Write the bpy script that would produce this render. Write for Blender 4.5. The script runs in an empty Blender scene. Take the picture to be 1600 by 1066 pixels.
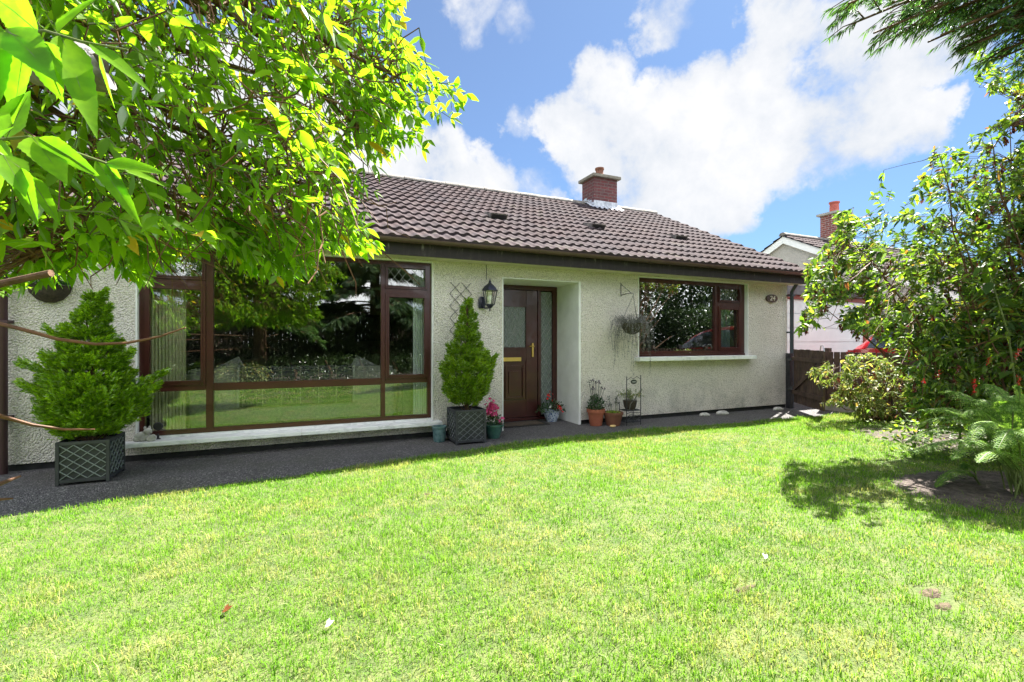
import bpy, bmesh, math, random
import numpy as np
from mathutils import Vector, Matrix
from math import sin, cos, pi, radians, sqrt, atan2
random.seed(7); rng = np.random.default_rng(11)
SC = bpy.context.scene
COL = SC.collection

# ------------------------------------------------------------------ camera
YAW = radians(23.76); EYE = 1.25; FPX = 740.0
cam = bpy.data.cameras.new('camera'); camo = bpy.data.objects.new('camera', cam); COL.objects.link(camo)
camo.location = (0, 0, EYE); camo.rotation_euler = (radians(90), 0, -YAW)
cam.sensor_width = 36; cam.lens = 36*FPX/1600; cam.clip_start = .05; cam.clip_end = 3000
SC.camera = camo
AX = np.array([sin(YAW), cos(YAW), 0]); RT = np.array([cos(YAW), -sin(YAW), 0]); UP = np.array([0, 0, 1.])
def at(u, v, Z):
    """point of the garden at distance Z along the view axis (photo pixel units)"""
    return AX*Z + RT*(u-800)/FPX*Z + UP*((533-v)/FPX*Z+EYE)
def pix(P):
    P = np.asarray(P); Z = P@AX; X = P@RT
    return 800+FPX*X/Z, 533-FPX*(P[..., 2]-EYE)/Z, Z

# ------------------------------------------------------------------ exposure, sky, sun
SC.view_settings.view_transform = 'Standard'; SC.view_settings.look = 'None'
SC.view_settings.gamma = 1; SC.view_settings.exposure = 2.5
SC.render.engine = 'CYCLES'
cy = SC.cycles
cy.max_bounces = 8; cy.diffuse_bounces = 5; cy.glossy_bounces = 3; cy.transmission_bounces = 4; cy.transparent_max_bounces = 12
SUNV = Vector((1.9, 1.0, 3.05)).normalized()
sl = bpy.data.lights.new('sun', 'SUN'); so = bpy.data.objects.new('sun', sl); COL.objects.link(so)
sl.energy = 4.6; sl.angle = radians(.53); sl.color = (1, .96, .88)
so.location = (8, 8, 20)
so.rotation_euler = SUNV.to_track_quat('Z', 'Y').to_euler()

class NT:
    def __init__(s, nt): s.nt = nt
    def n(s, t, ins=None, **kw):
        nd = s.nt.nodes.new(t)
        for k, v in kw.items(): setattr(nd, k, v)
        if ins:
            for k, v in ins.items():
                if isinstance(v, bpy.types.NodeSocket): s.nt.links.new(v, nd.inputs[k])
                else: nd.inputs[k].default_value = v
        return nd
    def math(s, op, a, b=None, c=None, clamp=False):
        i = {0: a}
        if b is not None: i[1] = b
        if c is not None: i[2] = c
        return s.n('ShaderNodeMath', i, operation=op, use_clamp=clamp).outputs[0]
    def ramp(s, f, stops):
        nd = s.n('ShaderNodeValToRGB', {0: f}); cr = nd.color_ramp
        while len(cr.elements) < len(stops): cr.elements.new(.5)
        for e, (p, c) in zip(cr.elements, stops):
            e.position = p; e.color = (*c, 1) if len(c) == 3 else c
        return nd.outputs[0]
    def mix(s, f, a, b, mode='MIX'):
        nd = s.nt.nodes.new('ShaderNodeMix'); nd.data_type = 'RGBA'; nd.blend_type = mode
        for k, v in ((0, f), (6, a), (7, b)):
            if isinstance(v, bpy.types.NodeSocket): s.nt.links.new(v, nd.inputs[k])
            else: nd.inputs[k].default_value = v if k == 0 else (*v, 1)
        return nd.outputs[2]

w = bpy.data.worlds.new('World'); SC.world = w; w.use_nodes = True
t = NT(w.node_tree); w.node_tree.nodes.clear()
sky = t.n('ShaderNodeTexSky', sky_type='NISHITA', sun_disc=False, sun_elevation=math.asin(SUNV.z), sun_rotation=atan2(SUNV.x, SUNV.y),
          air_density=1.0, dust_density=.4, ozone_density=2.2)
dirn = t.n('ShaderNodeTexCoord').outputs['Generated']
nz = t.n('ShaderNodeTexNoise', {'Vector': dirn, 'Scale': 3.2, 'Detail': 9, 'Roughness': .58, 'Distortion': .25})
nz2 = t.n('ShaderNodeTexNoise', {'Vector': dirn, 'Scale': 9.0, 'Detail': 8, 'Roughness': .62})
nv = t.n('ShaderNodeVectorMath', {0: nz2.outputs['Color'], 1: (.5, .5, .5)}, operation='SUBTRACT').outputs[0]
nv = t.n('ShaderNodeVectorMath', {0: nv, 'Scale': .16}, operation='SCALE').outputs[0]
dw = t.n('ShaderNodeVectorMath', {0: dirn, 1: nv}, operation='ADD').outputs[0]
dw = t.n('ShaderNodeVectorMath', {0: dw}, operation='NORMALIZE').outputs[0]
def skydir(u, v):
    d = AX + RT*(u-800)/FPX + UP*(533-v)/FPX
    return Vector(d).normalized()
# cumulus banks of this sky: direction, angular radius (rad), weight
banks = [(930,130,.09,.9),(960,110,.07,.8),(890,190,.10,1),(960,225,.15,1),(1050,230,.16,1),(1010,290,.13,1),(1100,180,.12,1),(1175,120,.08,1),(1225,45,.09,1),(1200,210,.14,1),(1290,200,.12,1),
         (1370,195,.10,1),(1420,205,.07,1),(1130,285,.11,1),(1130,345,.08,1),(1060,335,.09,1),(1300,85,.08,1),(1380,100,.09,1),(1450,90,.08,1),(1330,50,.08,1),(1400,45,.08,1),(835,200,.06,.65),(1035,15,.08,.85),
         (740,10,.09,.7),(805,45,.06,.6),(690,265,.11,1),(620,250,.12,1),(760,275,.09,.9),(830,290,.07,.6),(870,325,.06,.8),(470,200,.2,.9),(250,300,.3,.9)]
acc = None
for (u, v, r, wt) in banks:
    dp = t.n('ShaderNodeVectorMath', {0: dw, 1: skydir(u, v)}, operation='DOT_PRODUCT').outputs['Value']
    m = t.n('ShaderNodeMapRange', {0: dp, 1: cos(r*1.1), 2: cos(r*.3), 3: 0.0, 4: wt}, interpolation_type='SMOOTHSTEP').outputs[0]
    acc = m if acc is None else t.math('MAXIMUM', acc, m)
# scattered cloud over the rest of the sky (behind the viewer)
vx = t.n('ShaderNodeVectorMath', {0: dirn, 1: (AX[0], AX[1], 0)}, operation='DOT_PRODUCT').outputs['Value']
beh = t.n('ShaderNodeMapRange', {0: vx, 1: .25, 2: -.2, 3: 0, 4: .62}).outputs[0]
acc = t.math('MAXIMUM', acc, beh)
dens = t.math('ADD', acc, t.math('MULTIPLY', t.math('SUBTRACT', nz.outputs[0], .5), 1.9))
dens = t.math('ADD', dens, t.math('MULTIPLY', t.math('SUBTRACT', nz2.outputs[0], .5), .9))
dens = t.n('ShaderNodeMapRange', {0: dens, 1: .40, 2: .90, 3: 0, 4: 1}, interpolation_type='SMOOTHSTEP').outputs[0]
skyc = t.mix(1.0, sky.outputs[0], (.27, .425, .56), 'MULTIPLY')
skyc = t.mix(.17, skyc, (2.8, 2.8, 2.9))
cl_shade = t.n('ShaderNodeMapRange', {0: t.math('ADD', t.math('MULTIPLY', nz.outputs[0], .6), t.math('MULTIPLY', nz2.outputs[0], .4)), 1: .38, 2: .58, 3: 0, 4: 1}).outputs[0]
cloudc = t.mix(cl_shade, (2.6, 2.8, 3.1), (3.7, 3.7, 3.75))
front = t.n('ShaderNodeMapRange', {0: vx, 1: .3, 2: -.4, 3: 1.0, 4: 4.8}).outputs[0]   # sun-facing clouds behind the viewer boosted to light the shaded house wall
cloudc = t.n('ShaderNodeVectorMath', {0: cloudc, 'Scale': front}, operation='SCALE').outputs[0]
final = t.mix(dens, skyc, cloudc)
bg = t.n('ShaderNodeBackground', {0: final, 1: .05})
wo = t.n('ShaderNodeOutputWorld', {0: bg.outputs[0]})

# ------------------------------------------------------------------ materials
def newmat(name):
    m = bpy.data.materials.new(name); m.use_nodes = True; m.node_tree.nodes.clear(); return m, NT(m.node_tree)
def PM(name, c, c2=None, scale=8, rough=.6, metal=0, bump=0, bscale=60, spec=.5, bdist=.01, detail=6, contrast=(.35, .65), coat=0, ttype='noise'):
    m, t = newmat(name)
    tc = t.n('ShaderNodeTexCoord').outputs['Object']
    ins = {'Roughness': rough, 'Metallic': metal, 'Specular IOR Level': spec, 'Coat Weight': coat}
    if c2 is not None:
        nz = t.n('ShaderNodeTexNoise', {'Vector': tc, 'Scale': scale, 'Detail': detail, 'Roughness': .6}).outputs[0]
        ins['Base Color'] = t.ramp(nz, [(contrast[0], c), (contrast[1], c2)])
    else: ins['Base Color'] = (*c, 1)
    if bump:
        if ttype == 'vor': h = t.n('ShaderNodeTexVoronoi', {'Vector': tc, 'Scale': bscale}, feature='SMOOTH_F1').outputs['Distance']
        else: h = t.n('ShaderNodeTexNoise', {'Vector': tc, 'Scale': bscale, 'Detail': 4}).outputs[0]
        ins['Normal'] = t.n('ShaderNodeBump', {'Height': h, 'Strength': bump, 'Distance': bdist}).outputs[0]
    b = t.n('ShaderNodeBsdfPrincipled', ins)
    t.n('ShaderNodeOutputMaterial', {0: b.outputs[0]})
    return m
def leafmat(name, cols, trans, tmix=.5, rough=.45, gloss=.06, posvar=0):
    """cols: ramp stops over the random leaf value; trans multiplies the colour for light coming through"""
    m, t = newmat(name)
    r = t.n('ShaderNodeNewGeometry').outputs['Random Per Island']
    c = t.ramp(r, cols)
    if posvar:
        tc = t.n('ShaderNodeTexCoord').outputs['Object']
        nz = t.n('ShaderNodeTexNoise', {'Vector': tc, 'Scale': posvar, 'Detail': 3}).outputs[0]
        c = t.mix(t.ramp(nz, [(.4, (0, 0, 0)), (.65, (1, 1, 1))]), c, t.mix(1.0, c, (1.5, 1.35, .9), 'MULTIPLY'))
    d = t.n('ShaderNodeBsdfDiffuse', {0: c})
    tr = t.n('ShaderNodeBsdfTranslucent', {0: t.mix(1.0, c, trans, 'MULTIPLY')})
    mx = t.n('ShaderNodeMixShader', {0: tmix, 1: d.outputs[0], 2: tr.outputs[0]})
    g = t.n('ShaderNodeBsdfAnisotropic' if hasattr(bpy.types, 'ShaderNodeBsdfAnisotropic') else 'ShaderNodeBsdfGlossy', {'Color': (1, 1, 1, 1), 'Roughness': rough})
    lw = t.n('ShaderNodeLayerWeight', {0: .35}).outputs['Fresnel']
    f = t.math('MULTIPLY', lw, gloss*4, clamp=True)
    mx2 = t.n('ShaderNodeMixShader', {0: f, 1: mx.outputs[0], 2: g.outputs[0]})
    t.n('ShaderNodeOutputMaterial', {0: mx2.outputs[0]})
    return m

# roughcast (pebble dash) wall: stone grains, cream paint, weathering
def roughcast(name, c1, c2, stain):
    m, t = newmat(name)
    tc = t.n('ShaderNodeTexCoord').outputs['Object']
    v = t.n('ShaderNodeTexVoronoi', {'Vector': tc, 'Scale': 64, 'Randomness': 1}, feature='SMOOTH_F1')
    v.inputs['Smoothness'].default_value = .35
    n1 = t.n('ShaderNodeTexNoise', {'Vector': tc, 'Scale': 120, 'Detail': 3}).outputs[0]
    n2 = t.n('ShaderNodeTexNoise', {'Vector': tc, 'Scale': 1.3, 'Detail': 6, 'Roughness': .65}).outputs[0]
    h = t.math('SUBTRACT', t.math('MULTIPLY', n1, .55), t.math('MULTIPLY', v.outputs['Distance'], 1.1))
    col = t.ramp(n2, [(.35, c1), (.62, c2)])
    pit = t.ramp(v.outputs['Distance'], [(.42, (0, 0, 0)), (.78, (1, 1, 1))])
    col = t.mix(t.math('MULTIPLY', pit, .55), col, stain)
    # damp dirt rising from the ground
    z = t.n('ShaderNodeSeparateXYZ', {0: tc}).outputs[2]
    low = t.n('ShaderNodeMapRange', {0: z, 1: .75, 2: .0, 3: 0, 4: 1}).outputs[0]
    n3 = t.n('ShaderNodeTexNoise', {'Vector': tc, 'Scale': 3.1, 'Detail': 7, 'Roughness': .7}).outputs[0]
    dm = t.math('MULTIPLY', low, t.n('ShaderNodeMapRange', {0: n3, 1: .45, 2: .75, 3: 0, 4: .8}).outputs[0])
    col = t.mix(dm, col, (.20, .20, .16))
    bp = t.n('ShaderNodeBump', {'Height': h, 'Strength': 1.0, 'Distance': .022}).outputs[0]
    b = t.n('ShaderNodeBsdfPrincipled', {'Base Color': col, 'Roughness': .9, 'Normal': bp, 'Specular IOR Level': .2})
    t.n('ShaderNodeOutputMaterial', {0: b.outputs[0]})
    return m
M = {}
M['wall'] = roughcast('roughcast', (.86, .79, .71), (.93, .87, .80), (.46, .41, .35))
M['wall_n'] = roughcast('neighbour_roughcast', (.55, .52, .47), (.63, .60, .55), (.3, .28, .25))
M['white'] = PM('white_paint', (.74, .74, .72), (.84, .84, .82), 5, .55, bump=.15, bscale=40)
M['sill'] = PM('sill_paint', (.62, .63, .62), (.84, .84, .83), 9, .6, bump=.3, bscale=50, contrast=(.3, .5))
M['plinth'] = PM('bitumen_plinth', (.012, .012, .013), (.03, .03, .03), 12, .8, bump=.5, bscale=30)
M['mahog'] = PM('mahogany_foil', (.046, .011, .010), (.068, .017, .014), 3, .32, bump=.05, bscale=12, coat=.2)
M['dark_gap'] = PM('gasket', (.012, .012, .012), rough=.6)
M['brass'] = PM('brass', (.75, .52, .16), rough=.28, metal=1)
M['lead'] = PM('lead_strip', (.32, .33, .33), rough=.5, metal=.4)
M['leadf'] = PM('lead_flashing', (.34, .36, .40), (.62, .64, .68), 14, .55, metal=.1, bump=.5, bscale=18)
M['black_iron'] = PM('black_iron', (.012, .013, .016), (.03, .03, .035), 20, .45)
M['lantern'] = PM('lantern_paint', (.015, .016, .035), rough=.35, coat=.3)
M['pipe'] = PM('downpipe_plastic', (.03, .045, .065), (.05, .06, .08), 4, .45)
M['brown_pvc'] = PM('brown_gutter', (.075, .045, .035), (.10, .06, .048), 4, .45)
M['red_pvc'] = PM('red_fascia', (.22, .04, .03), (.27, .06, .04), 4, .5)
def fascia_mat():
    m, t = newmat('weathered_fascia')
    tc = t.n('ShaderNodeTexCoord').outputs['Object']
    mp = t.n('ShaderNodeMapping', {0: tc}); mp.inputs['Scale'].default_value = (9, 4, 1.6)
    nz = t.n('ShaderNodeTexNoise', {'Vector': mp.outputs[0], 'Scale': 1.6, 'Detail': 8, 'Roughness': .75}).outputs[0]
    col = t.ramp(nz, [(.50, (.016, .011, .011)), (.60, (.03, .022, .02)), (.68, (.20, .185, .16))])
    b = t.n('ShaderNodeBsdfPrincipled', {'Base Color': col, 'Roughness': .75})
    t.n('ShaderNodeOutputMaterial', {0: b.outputs[0]}); return m
M['fascia'] = fascia_mat()
M['soffit'] = PM('soffit_paint', (.5, .46, .34), (.6, .56, .42), 6, .7)
def tile_mat(name, a, b_, c_):
    m, t = newmat(name)
    tc = t.n('ShaderNodeTexCoord').outputs['Object']
    n1 = t.n('ShaderNodeTexNoise', {'Vector': tc, 'Scale': 2.2, 'Detail': 9, 'Roughness': .72}).outputs[0]
    n2 = t.n('ShaderNodeTexNoise', {'Vector': tc, 'Scale': 55, 'Detail': 4, 'Roughness': .7}).outputs[0]
    sx = t.n('ShaderNodeVectorMath', {0: tc, 1: (1/.30, 1/.3085, 0)}, operation='MULTIPLY').outputs[0]
    wn = t.n('ShaderNodeTexWhiteNoise', {0: t.n('ShaderNodeVectorMath', {0: sx}, operation='FLOOR').outputs[0]}).outputs[0]
    col = t.ramp(n1, [(.32, a), (.55, b_), (.75, c_)])
    col = t.mix(t.math('MULTIPLY', n2, .5), col, (.05, .045, .04))
    col = t.mix(t.math('MULTIPLY', wn, .35), col, (.09, .055, .05))
    sp = t.ramp(t.n('ShaderNodeTexNoise', {'Vector': tc, 'Scale': 21, 'Detail': 5, 'Roughness': .8}).outputs[0], [(.64, (0, 0, 0)), (.70, (1, 1, 1))])
    col = t.mix(t.math('MULTIPLY', sp, .55), col, (.30, .27, .16))
    bp = t.n('ShaderNodeBump', {'Height': n2, 'Strength': .5, 'Distance': .006}).outputs[0]
    b = t.n('ShaderNodeBsdfPrincipled', {'Base Color': col, 'Roughness': .9, 'Normal': bp, 'Specular IOR Level': .08})
    t.n('ShaderNodeOutputMaterial', {0: b.outputs[0]}); return m
M['tiles'] = tile_mat('concrete_roof_tile', (.045, .036, .040), (.080, .063, .072), (.135, .125, .10))
M['ridge'] = PM('ridge_tile', (.10, .09, .085), (.22, .20, .17), 9, .8, bump=.6, bscale=40)
def brick_mat(name, c1, c2, mort, sc=1.0):
    m, t = newmat(name)
    tc = t.n('ShaderNodeTexCoord').outputs['Object']
    s = t.n('ShaderNodeSeparateXYZ', {0: tc})
    v = t.n('ShaderNodeCombineXYZ', {0: t.math('ADD', s.outputs[0], s.outputs[1]), 1: s.outputs[2], 2: 0.0}).outputs[0]
    bt = t.n('ShaderNodeTexBrick', {'Vector': v, 'Color1': (*c1, 1), 'Color2': (*c2, 1), 'Mortar': (*mort, 1), 'Scale': sc,
        'Mortar Size': .008, 'Brick Width': .225, 'Row Height': .075, 'Mortar Smooth': .2, 'Bias': -.1})
    nz = t.n('ShaderNodeTexNoise', {'Vector': tc, 'Scale': 14, 'Detail': 7, 'Roughness': .7}).outputs[0]
    col = t.mix(t.ramp(nz, [(.48, (0, 0, 0)), (.72, (1, 1, 1))]), bt.outputs[0], (.11, .075, .07))
    st = t.ramp(t.n('ShaderNodeTexNoise', {'Vector': tc, 'Scale': 22, 'Detail': 4}).outputs[0], [(.66, (0, 0, 0)), (.74, (1, 1, 1))])
    col = t.mix(t.math('MULTIPLY', st, .5), col, (.5, .48, .45))
    bp = t.n('ShaderNodeBump', {'Height': bt.outputs['Fac'], 'Strength': .6, 'Distance': -.01}).outputs[0]
    b = t.n('ShaderNodeBsdfPrincipled', {'Base Color': col, 'Roughness': .85, 'Normal': bp})
    t.n('ShaderNodeOutputMaterial', {0: b.outputs[0]}); return m
M['brick'] = brick_mat('chimney_brick', (.16, .036, .036), (.095, .027, .03), (.15, .12, .11))
M['brick_n'] = brick_mat('neighbour_brick', (.30, .075, .055), (.22, .055, .045), (.5, .42, .38))
M['terracotta'] = PM('terracotta', (.30, .085, .045), (.38, .12, .065), 8, .75, bump=.2, bscale=50)
M['terracotta_d'] = PM('terracotta_brown', (.14, .055, .03), (.2, .08, .045), 8, .75, bump=.2, bscale=50)
M['blue_glaze'] = PM('blue_glaze', (.05, .12, .13), (.16, .25, .26), 16, .3, coat=.4)
M['green_glaze'] = PM('green_glaze', (.03, .10, .085), (.07, .17, .14), 12, .3, coat=.4)
M['planter'] = PM('grey_planter', (.028, .030, .034), (.05, .052, .058), 6, .65, bump=.2, bscale=60)
M['planter_l'] = PM('planter_lattice', (.10, .11, .12), (.15, .16, .17), 6, .6)
M['planter_l2'] = PM('planter_weathered_lattice', (.16, .18, .18), (.22, .25, .25), 6, .6)
M['bark'] = PM('grey_bark', (.12, .10, .09), (.30, .28, .27), 18, .9, bump=1, bscale=38, bdist=.015)
M['bark_d'] = PM('brown_bark', (.07, .035, .018), (.15, .08, .04), 22, .85, bump=.8, bscale=60)
M['twig'] = PM('red_brown_twig', (.09, .04, .018), (.19, .085, .035), 14, .7)
M['twig_g'] = PM('green_stem', (.09, .12, .03), (.16, .20, .05), 10, .6)
M['twig_grey'] = PM('grey_stem', (.10, .10, .085), (.18, .17, .15), 10, .8)
M['stone'] = PM('pale_stone', (.35, .34, .31), (.55, .53, .49), 20, .85, bump=.6, bscale=30)
M['yellow_stone'] = PM('yellow_stone', (.62, .42, .14), (.7, .5, .22), 14, .8)
M['fence'] = PM('brown_fence_stain', (.045, .027, .020), (.10, .062, .045), 6, .8, bump=.4, bscale=30)
M['kerb'] = PM('concrete_kerb', (.30, .29, .26), (.42, .40, .36), 9, .85, bump=.4, bscale=50)
M['car_red'] = PM('red_car_paint', (.34, .007, .012), rough=.22, coat=1, spec=.6)
M['car_glass'] = PM('car_glass', (.03, .035, .035), rough=.04, spec=1)
M['tyre'] = PM('tyre', (.012, .012, .012), rough=.8)
M['rim'] = PM('alloy', (.45, .46, .47), rough=.3, metal=.9)
M['plast'] = PM('black_plastic', (.015, .015, .016), rough=.5)
M['lampred'] = PM('red_lens', (.4, .01, .01), rough=.15, coat=1)
M['lampw'] = PM('clear_lens', (.6, .62, .64), rough=.1, coat=1)
M['gwhite'] = PM('garage_door_white', (.70, .78, .79), (.76, .83, .84), 3, .45)
M['felt'] = PM('grey_felt_fascia', (.10, .10, .11), (.17, .17, .18), 7, .85)
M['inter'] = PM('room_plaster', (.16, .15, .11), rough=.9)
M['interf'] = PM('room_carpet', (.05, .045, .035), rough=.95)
M['curtain'] = PM('beige_blind', (.40, .38, .24), (.50, .47, .31), 5, .8)
M['curtain_w'] = PM('white_blind', (.58, .6, .6), rough=.8)
M['curtain_b'] = PM('blue_curtain', (.16, .24, .30), (.22, .30, .36), 5, .85)
M['sofa'] = PM('sofa_fabric', (.36, .34, .28), (.24, .23, .2), 30, .9, bump=.4, bscale=70)
M['cushion'] = PM('cushion_fabric', (.30, .29, .27), (.22, .21, .2), 20, .9)
def tartan():
    m, t = newmat('tartan_throw')
    tc = t.n('ShaderNodeTexCoord').outputs['Object']; s = t.n('ShaderNodeSeparateXYZ', {0: tc})
    def band(o, per, wd, off=0.):
        f = t.math('FRACT', t.math('ADD', t.math('DIVIDE', o, per), off)); return t.math('LESS_THAN', f, wd)
    x = s.outputs[0]; z = t.math('ADD', s.outputs[2], s.outputs[1])
    c = t.mix(band(x, .22, .5), (.06, .06, .05), (.035, .035, .04))
    c = t.mix(t.math('MULTIPLY', band(z, .12, .3), .6), c, (.12, .11, .09))
    c = t.mix(band(x, .22, .07, .2), c, (.20, .18, .13)); c = t.mix(band(z, .12, .07, .4), c, (.15, .135, .1))
    b = t.n('ShaderNodeBsdfPrincipled', {'Base Color': c, 'Roughness': .95}); t.n('ShaderNodeOutputMaterial', {0: b.outputs[0]}); return m
M['tartan'] = tartan()
M['fringe'] = PM('cream_fringe', (.34, .33, .28), rough=.9)
M['mat'] = PM('coir_mat', (.10, .07, .045), (.05, .04, .03), 30, .95, bump=.5, bscale=80)
M['rubber'] = PM('rubber_edge', (.012, .012, .012), rough=.8)
M['wicker'] = PM('dark_wicker', (.03, .022, .018), (.07, .05, .035), 40, .8, bump=.8, bscale=60)
M['moss'] = PM('basket_liner', (.035, .03, .02), (.08, .07, .045), 30, .95, bump=.8, bscale=50)
def glass_mat(name, f0, tint=(1, 1, 1), rough=0.0):
    m, t = newmat(name)
    fc = t.n('ShaderNodeLayerWeight', {0: .5}).outputs['Facing']
    f = t.math('ADD', t.math('MULTIPLY', t.math('POWER', fc, 5.0), 1-f0), f0)
    tr = t.n('ShaderNodeBsdfTransparent', {0: (*tint, 1)})
    g = t.n('ShaderNodeBsdfGlossy', {'Color': (1, 1, 1, 1), 'Roughness': rough})
    mx = t.n('ShaderNodeMixShader', {0: f, 1: tr.outputs[0], 2: g.outputs[0]})
    t.n('ShaderNodeOutputMaterial', {0: mx.outputs[0]}); return m
M['glass'] = glass_mat('window_glass', .10, (.92, .95, .93))
M['glass2'] = glass_mat('window_glass_right', .22, (.85, .88, .87))
M['glass_ob'] = PM('obscure_glass', (.09, .11, .11), (.16, .19, .18), 40, .12, bump=.5, bscale=70, spec=.8)
M['lglass'] = glass_mat('lantern_glass', .12, (.95, .95, .95), .03)
M['bulb'] = PM('bulb_glass', (.75, .75, .72), rough=.2)

def asphalt():
    m, t = newmat('tarmac')
    tc = t.n('ShaderNodeTexCoord').outputs['Object']
    v = t.n('ShaderNodeTexVoronoi', {'Vector': tc, 'Scale': 95}).outputs
    n = t.n('ShaderNodeTexNoise', {'Vector': tc, 'Scale': 1.7, 'Detail': 8, 'Roughness': .65}).outputs[0]
    r = t.n('ShaderNodeSeparateColor', {0: v['Color']}).outputs[0]
    c = t.ramp(r, [(.0, (.045, .041, .043)), (.6, (.095, .087, .090)), (.88, (.14, .13, .13)), (.97, (.24, .225, .22))])
    c = t.mix(t.ramp(n, [(.45, (0, 0, 0)), (.7, (.55, .55, .55))]), c, (.055, .058, .036))
    h = t.math('ADD', t.math('MULTIPLY', v['Distance'], -1), t.math('MULTIPLY', n, .3))
    bp = t.n('ShaderNodeBump', {'Height': h, 'Strength': .9, 'Distance': .012}).outputs[0]
    b = t.n('ShaderNodeBsdfPrincipled', {'Base Color': c, 'Roughness': .8, 'Normal': bp})
    t.n('ShaderNodeOutputMaterial', {0: b.outputs[0]}); return m
M['asphalt'] = asphalt()
M['soil'] = PM('soil', (.045, .032, .025), (.13, .10, .085), 14, .95, bump=1, bscale=60, bdist=.02)
M['dry_soil'] = PM('dry_soil', (.055, .036, .022), (.15, .11, .065), 30, .95, bump=1, bscale=90, bdist=.02)
M['turf'] = PM('turf', (.06, .095, .02), (.13, .15, .045), 7, .95, bump=.8, bscale=90, bdist=.02)
M['field'] = PM('field', (.05, .08, .025), (.08, .11, .035), .3, .95)

def grass_mat():
    m, t = newmat('grass_blades')
    r = t.n('ShaderNodeNewGeometry').outputs['Random Per Island']
    tc = t.n('ShaderNodeTexCoord').outputs['Object']
    n = t.n('ShaderNodeTexNoise', {'Vector': tc, 'Scale': 1.15, 'Detail': 7, 'Roughness': .68}).outputs[0]
    n2 = t.n('ShaderNodeTexNoise', {'Vector': tc, 'Scale': 5.5, 'Detail': 4, 'Roughness': .6}).outputs[0]
    g = t.ramp(r, [(0, (.09, .20, .018)), (.45, (.155, .31, .028)), (.85, (.22, .39, .045)), (.96, (.32, .46, .10)), (1, (.5, .56, .3))])
    n4 = t.n('ShaderNodeTexNoise', {'Vector': tc, 'Scale': .8, 'Detail': 3}).outputs[0]
    g = t.mix(t.ramp(n4, [(.42, (0, 0, 0)), (.62, (.7, .7, .7))]), g, t.mix(1.0, g, (.72, .86, .8), 'MULTIPLY'))
    dry = t.ramp(r, [(0, (.18, .27, .04)), (.5, (.30, .34, .09)), (1, (.46, .41, .20))])
    mk = t.math('ADD', t.math('MULTIPLY', n, .7), t.math('MULTIPLY', n2, .45))
    mk = t.math('ADD', mk, t.math('MULTIPLY', t.math('SUBTRACT', r, .5), .12))
    f = t.ramp(mk, [(.585, (0, 0, 0)), (.67, (.9, .9, .9))])
    c = t.mix(f, g, dry)
    d = t.n('ShaderNodeBsdfDiffuse', {0: c})
    tr = t.n('ShaderNodeBsdfTranslucent', {0: t.mix(1.0, c, (1.25, 1.3, .7), 'MULTIPLY')})
    mx = t.n('ShaderNodeMixShader', {0: .45, 1: d.outputs[0], 2: tr.outputs[0]})
    t.n('ShaderNodeOutputMaterial', {0: mx.outputs[0]}); return m
M['grass'] = grass_mat()
M['leaf_tree'] = leafmat('garden_tree_leaf', [(0, (.12, .22, .013)), (.5, (.175, .31, .017)), (.965, (.23, .36, .022)), (.98, (.42, .33, .03)), (1, (.45, .25, .03))], (1.6, 1.8, .65), .74, rough=.5, gloss=.025)
M['leaf_near'] = leafmat('near_tree_leaf', [(0, (.12, .25, .014)), (1, (.18, .35, .02))], (1.35, 1.75, .7), .62, rough=.5, gloss=.03, posvar=30)
M['leaf_bush'] = leafmat('bush_leaf', [(0, (.028, .062, .018)), (.35, (.06, .12, .02)), (.7, (.13, .22, .028)), (.92, (.23, .33, .045)), (.96, (.28, .32, .06)), (1, (.28, .09, .05))], (2.0, 2.0, .7), .5, rough=.45, gloss=.05)
M['leaf_small'] = leafmat('small_bush_leaf', [(0, (.08, .13, .03)), (.5, (.16, .22, .05)), (.85, (.27, .30, .12)), (1, (.45, .28, .10))], (1.7, 1.7, .8), .45, rough=.45, gloss=.06)
M['leaf_conifer'] = leafmat('juniper_spray', [(0, (.08, .16, .012)), (.5, (.17, .32, .02)), (1, (.32, .50, .03))], (1.4, 1.5, .7), .3, posvar=7)
M['leaf_conifer2'] = leafmat('juniper_spray_light', [(0, (.08, .15, .018)), (.5, (.16, .28, .028)), (1, (.30, .45, .05))], (1.4, 1.5, .7), .3, posvar=7)
M['needle'] = leafmat('conifer_needles', [(0, (.025, .06, .03)), (.6, (.05, .10, .04)), (1, (.10, .16, .05))], (1.2, 1.3, .8), .3)
M['needle_b'] = leafmat('conifer_needles_bright', [(0, (.04, .10, .03)), (.6, (.09, .19, .045)), (1, (.16, .29, .06))], (1.2, 1.4, .8), .35)
M['leaf_hedge'] = leafmat('hedge_leaf', [(0, (.02, .045, .015)), (.7, (.04, .08, .02)), (1, (.08, .13, .03))], (1.2, 1.3, .8), .3)
M['leaf_fern'] = leafmat('fern_frond', [(0, (.09, .19, .035)), (.6, (.18, .31, .06)), (1, (.32, .44, .11))], (1.6, 1.7, .7), .45, rough=.5, gloss=.04)
M['leaf_dark'] = leafmat('pot_leaf_dark', [(0, (.025, .06, .025)), (1, (.06, .12, .045))], (1.2, 1.4, .8), .3)
M['leaf_grey'] = leafmat('grey_foliage', [(0, (.05, .055, .045)), (.6, (.13, .13, .12)), (1, (.28, .27, .27))], (1, 1.1, .9), .25)
M['maroon'] = leafmat('maroon_bracts', [(0, (.09, .02, .02)), (.6, (.16, .04, .03)), (1, (.24, .09, .05))], (1.3, .9, .7), .35)
M['pink'] = leafmat('pink_petals', [(0, (.6, .04, .18)), (1, (.8, .12, .32))], (1.1, 1, 1), .35)
M['redfl'] = leafmat('red_petals', [(0, (.6, .01, .015)), (1, (.8, .04, .03))], (1.1, 1, 1), .35)
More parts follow.
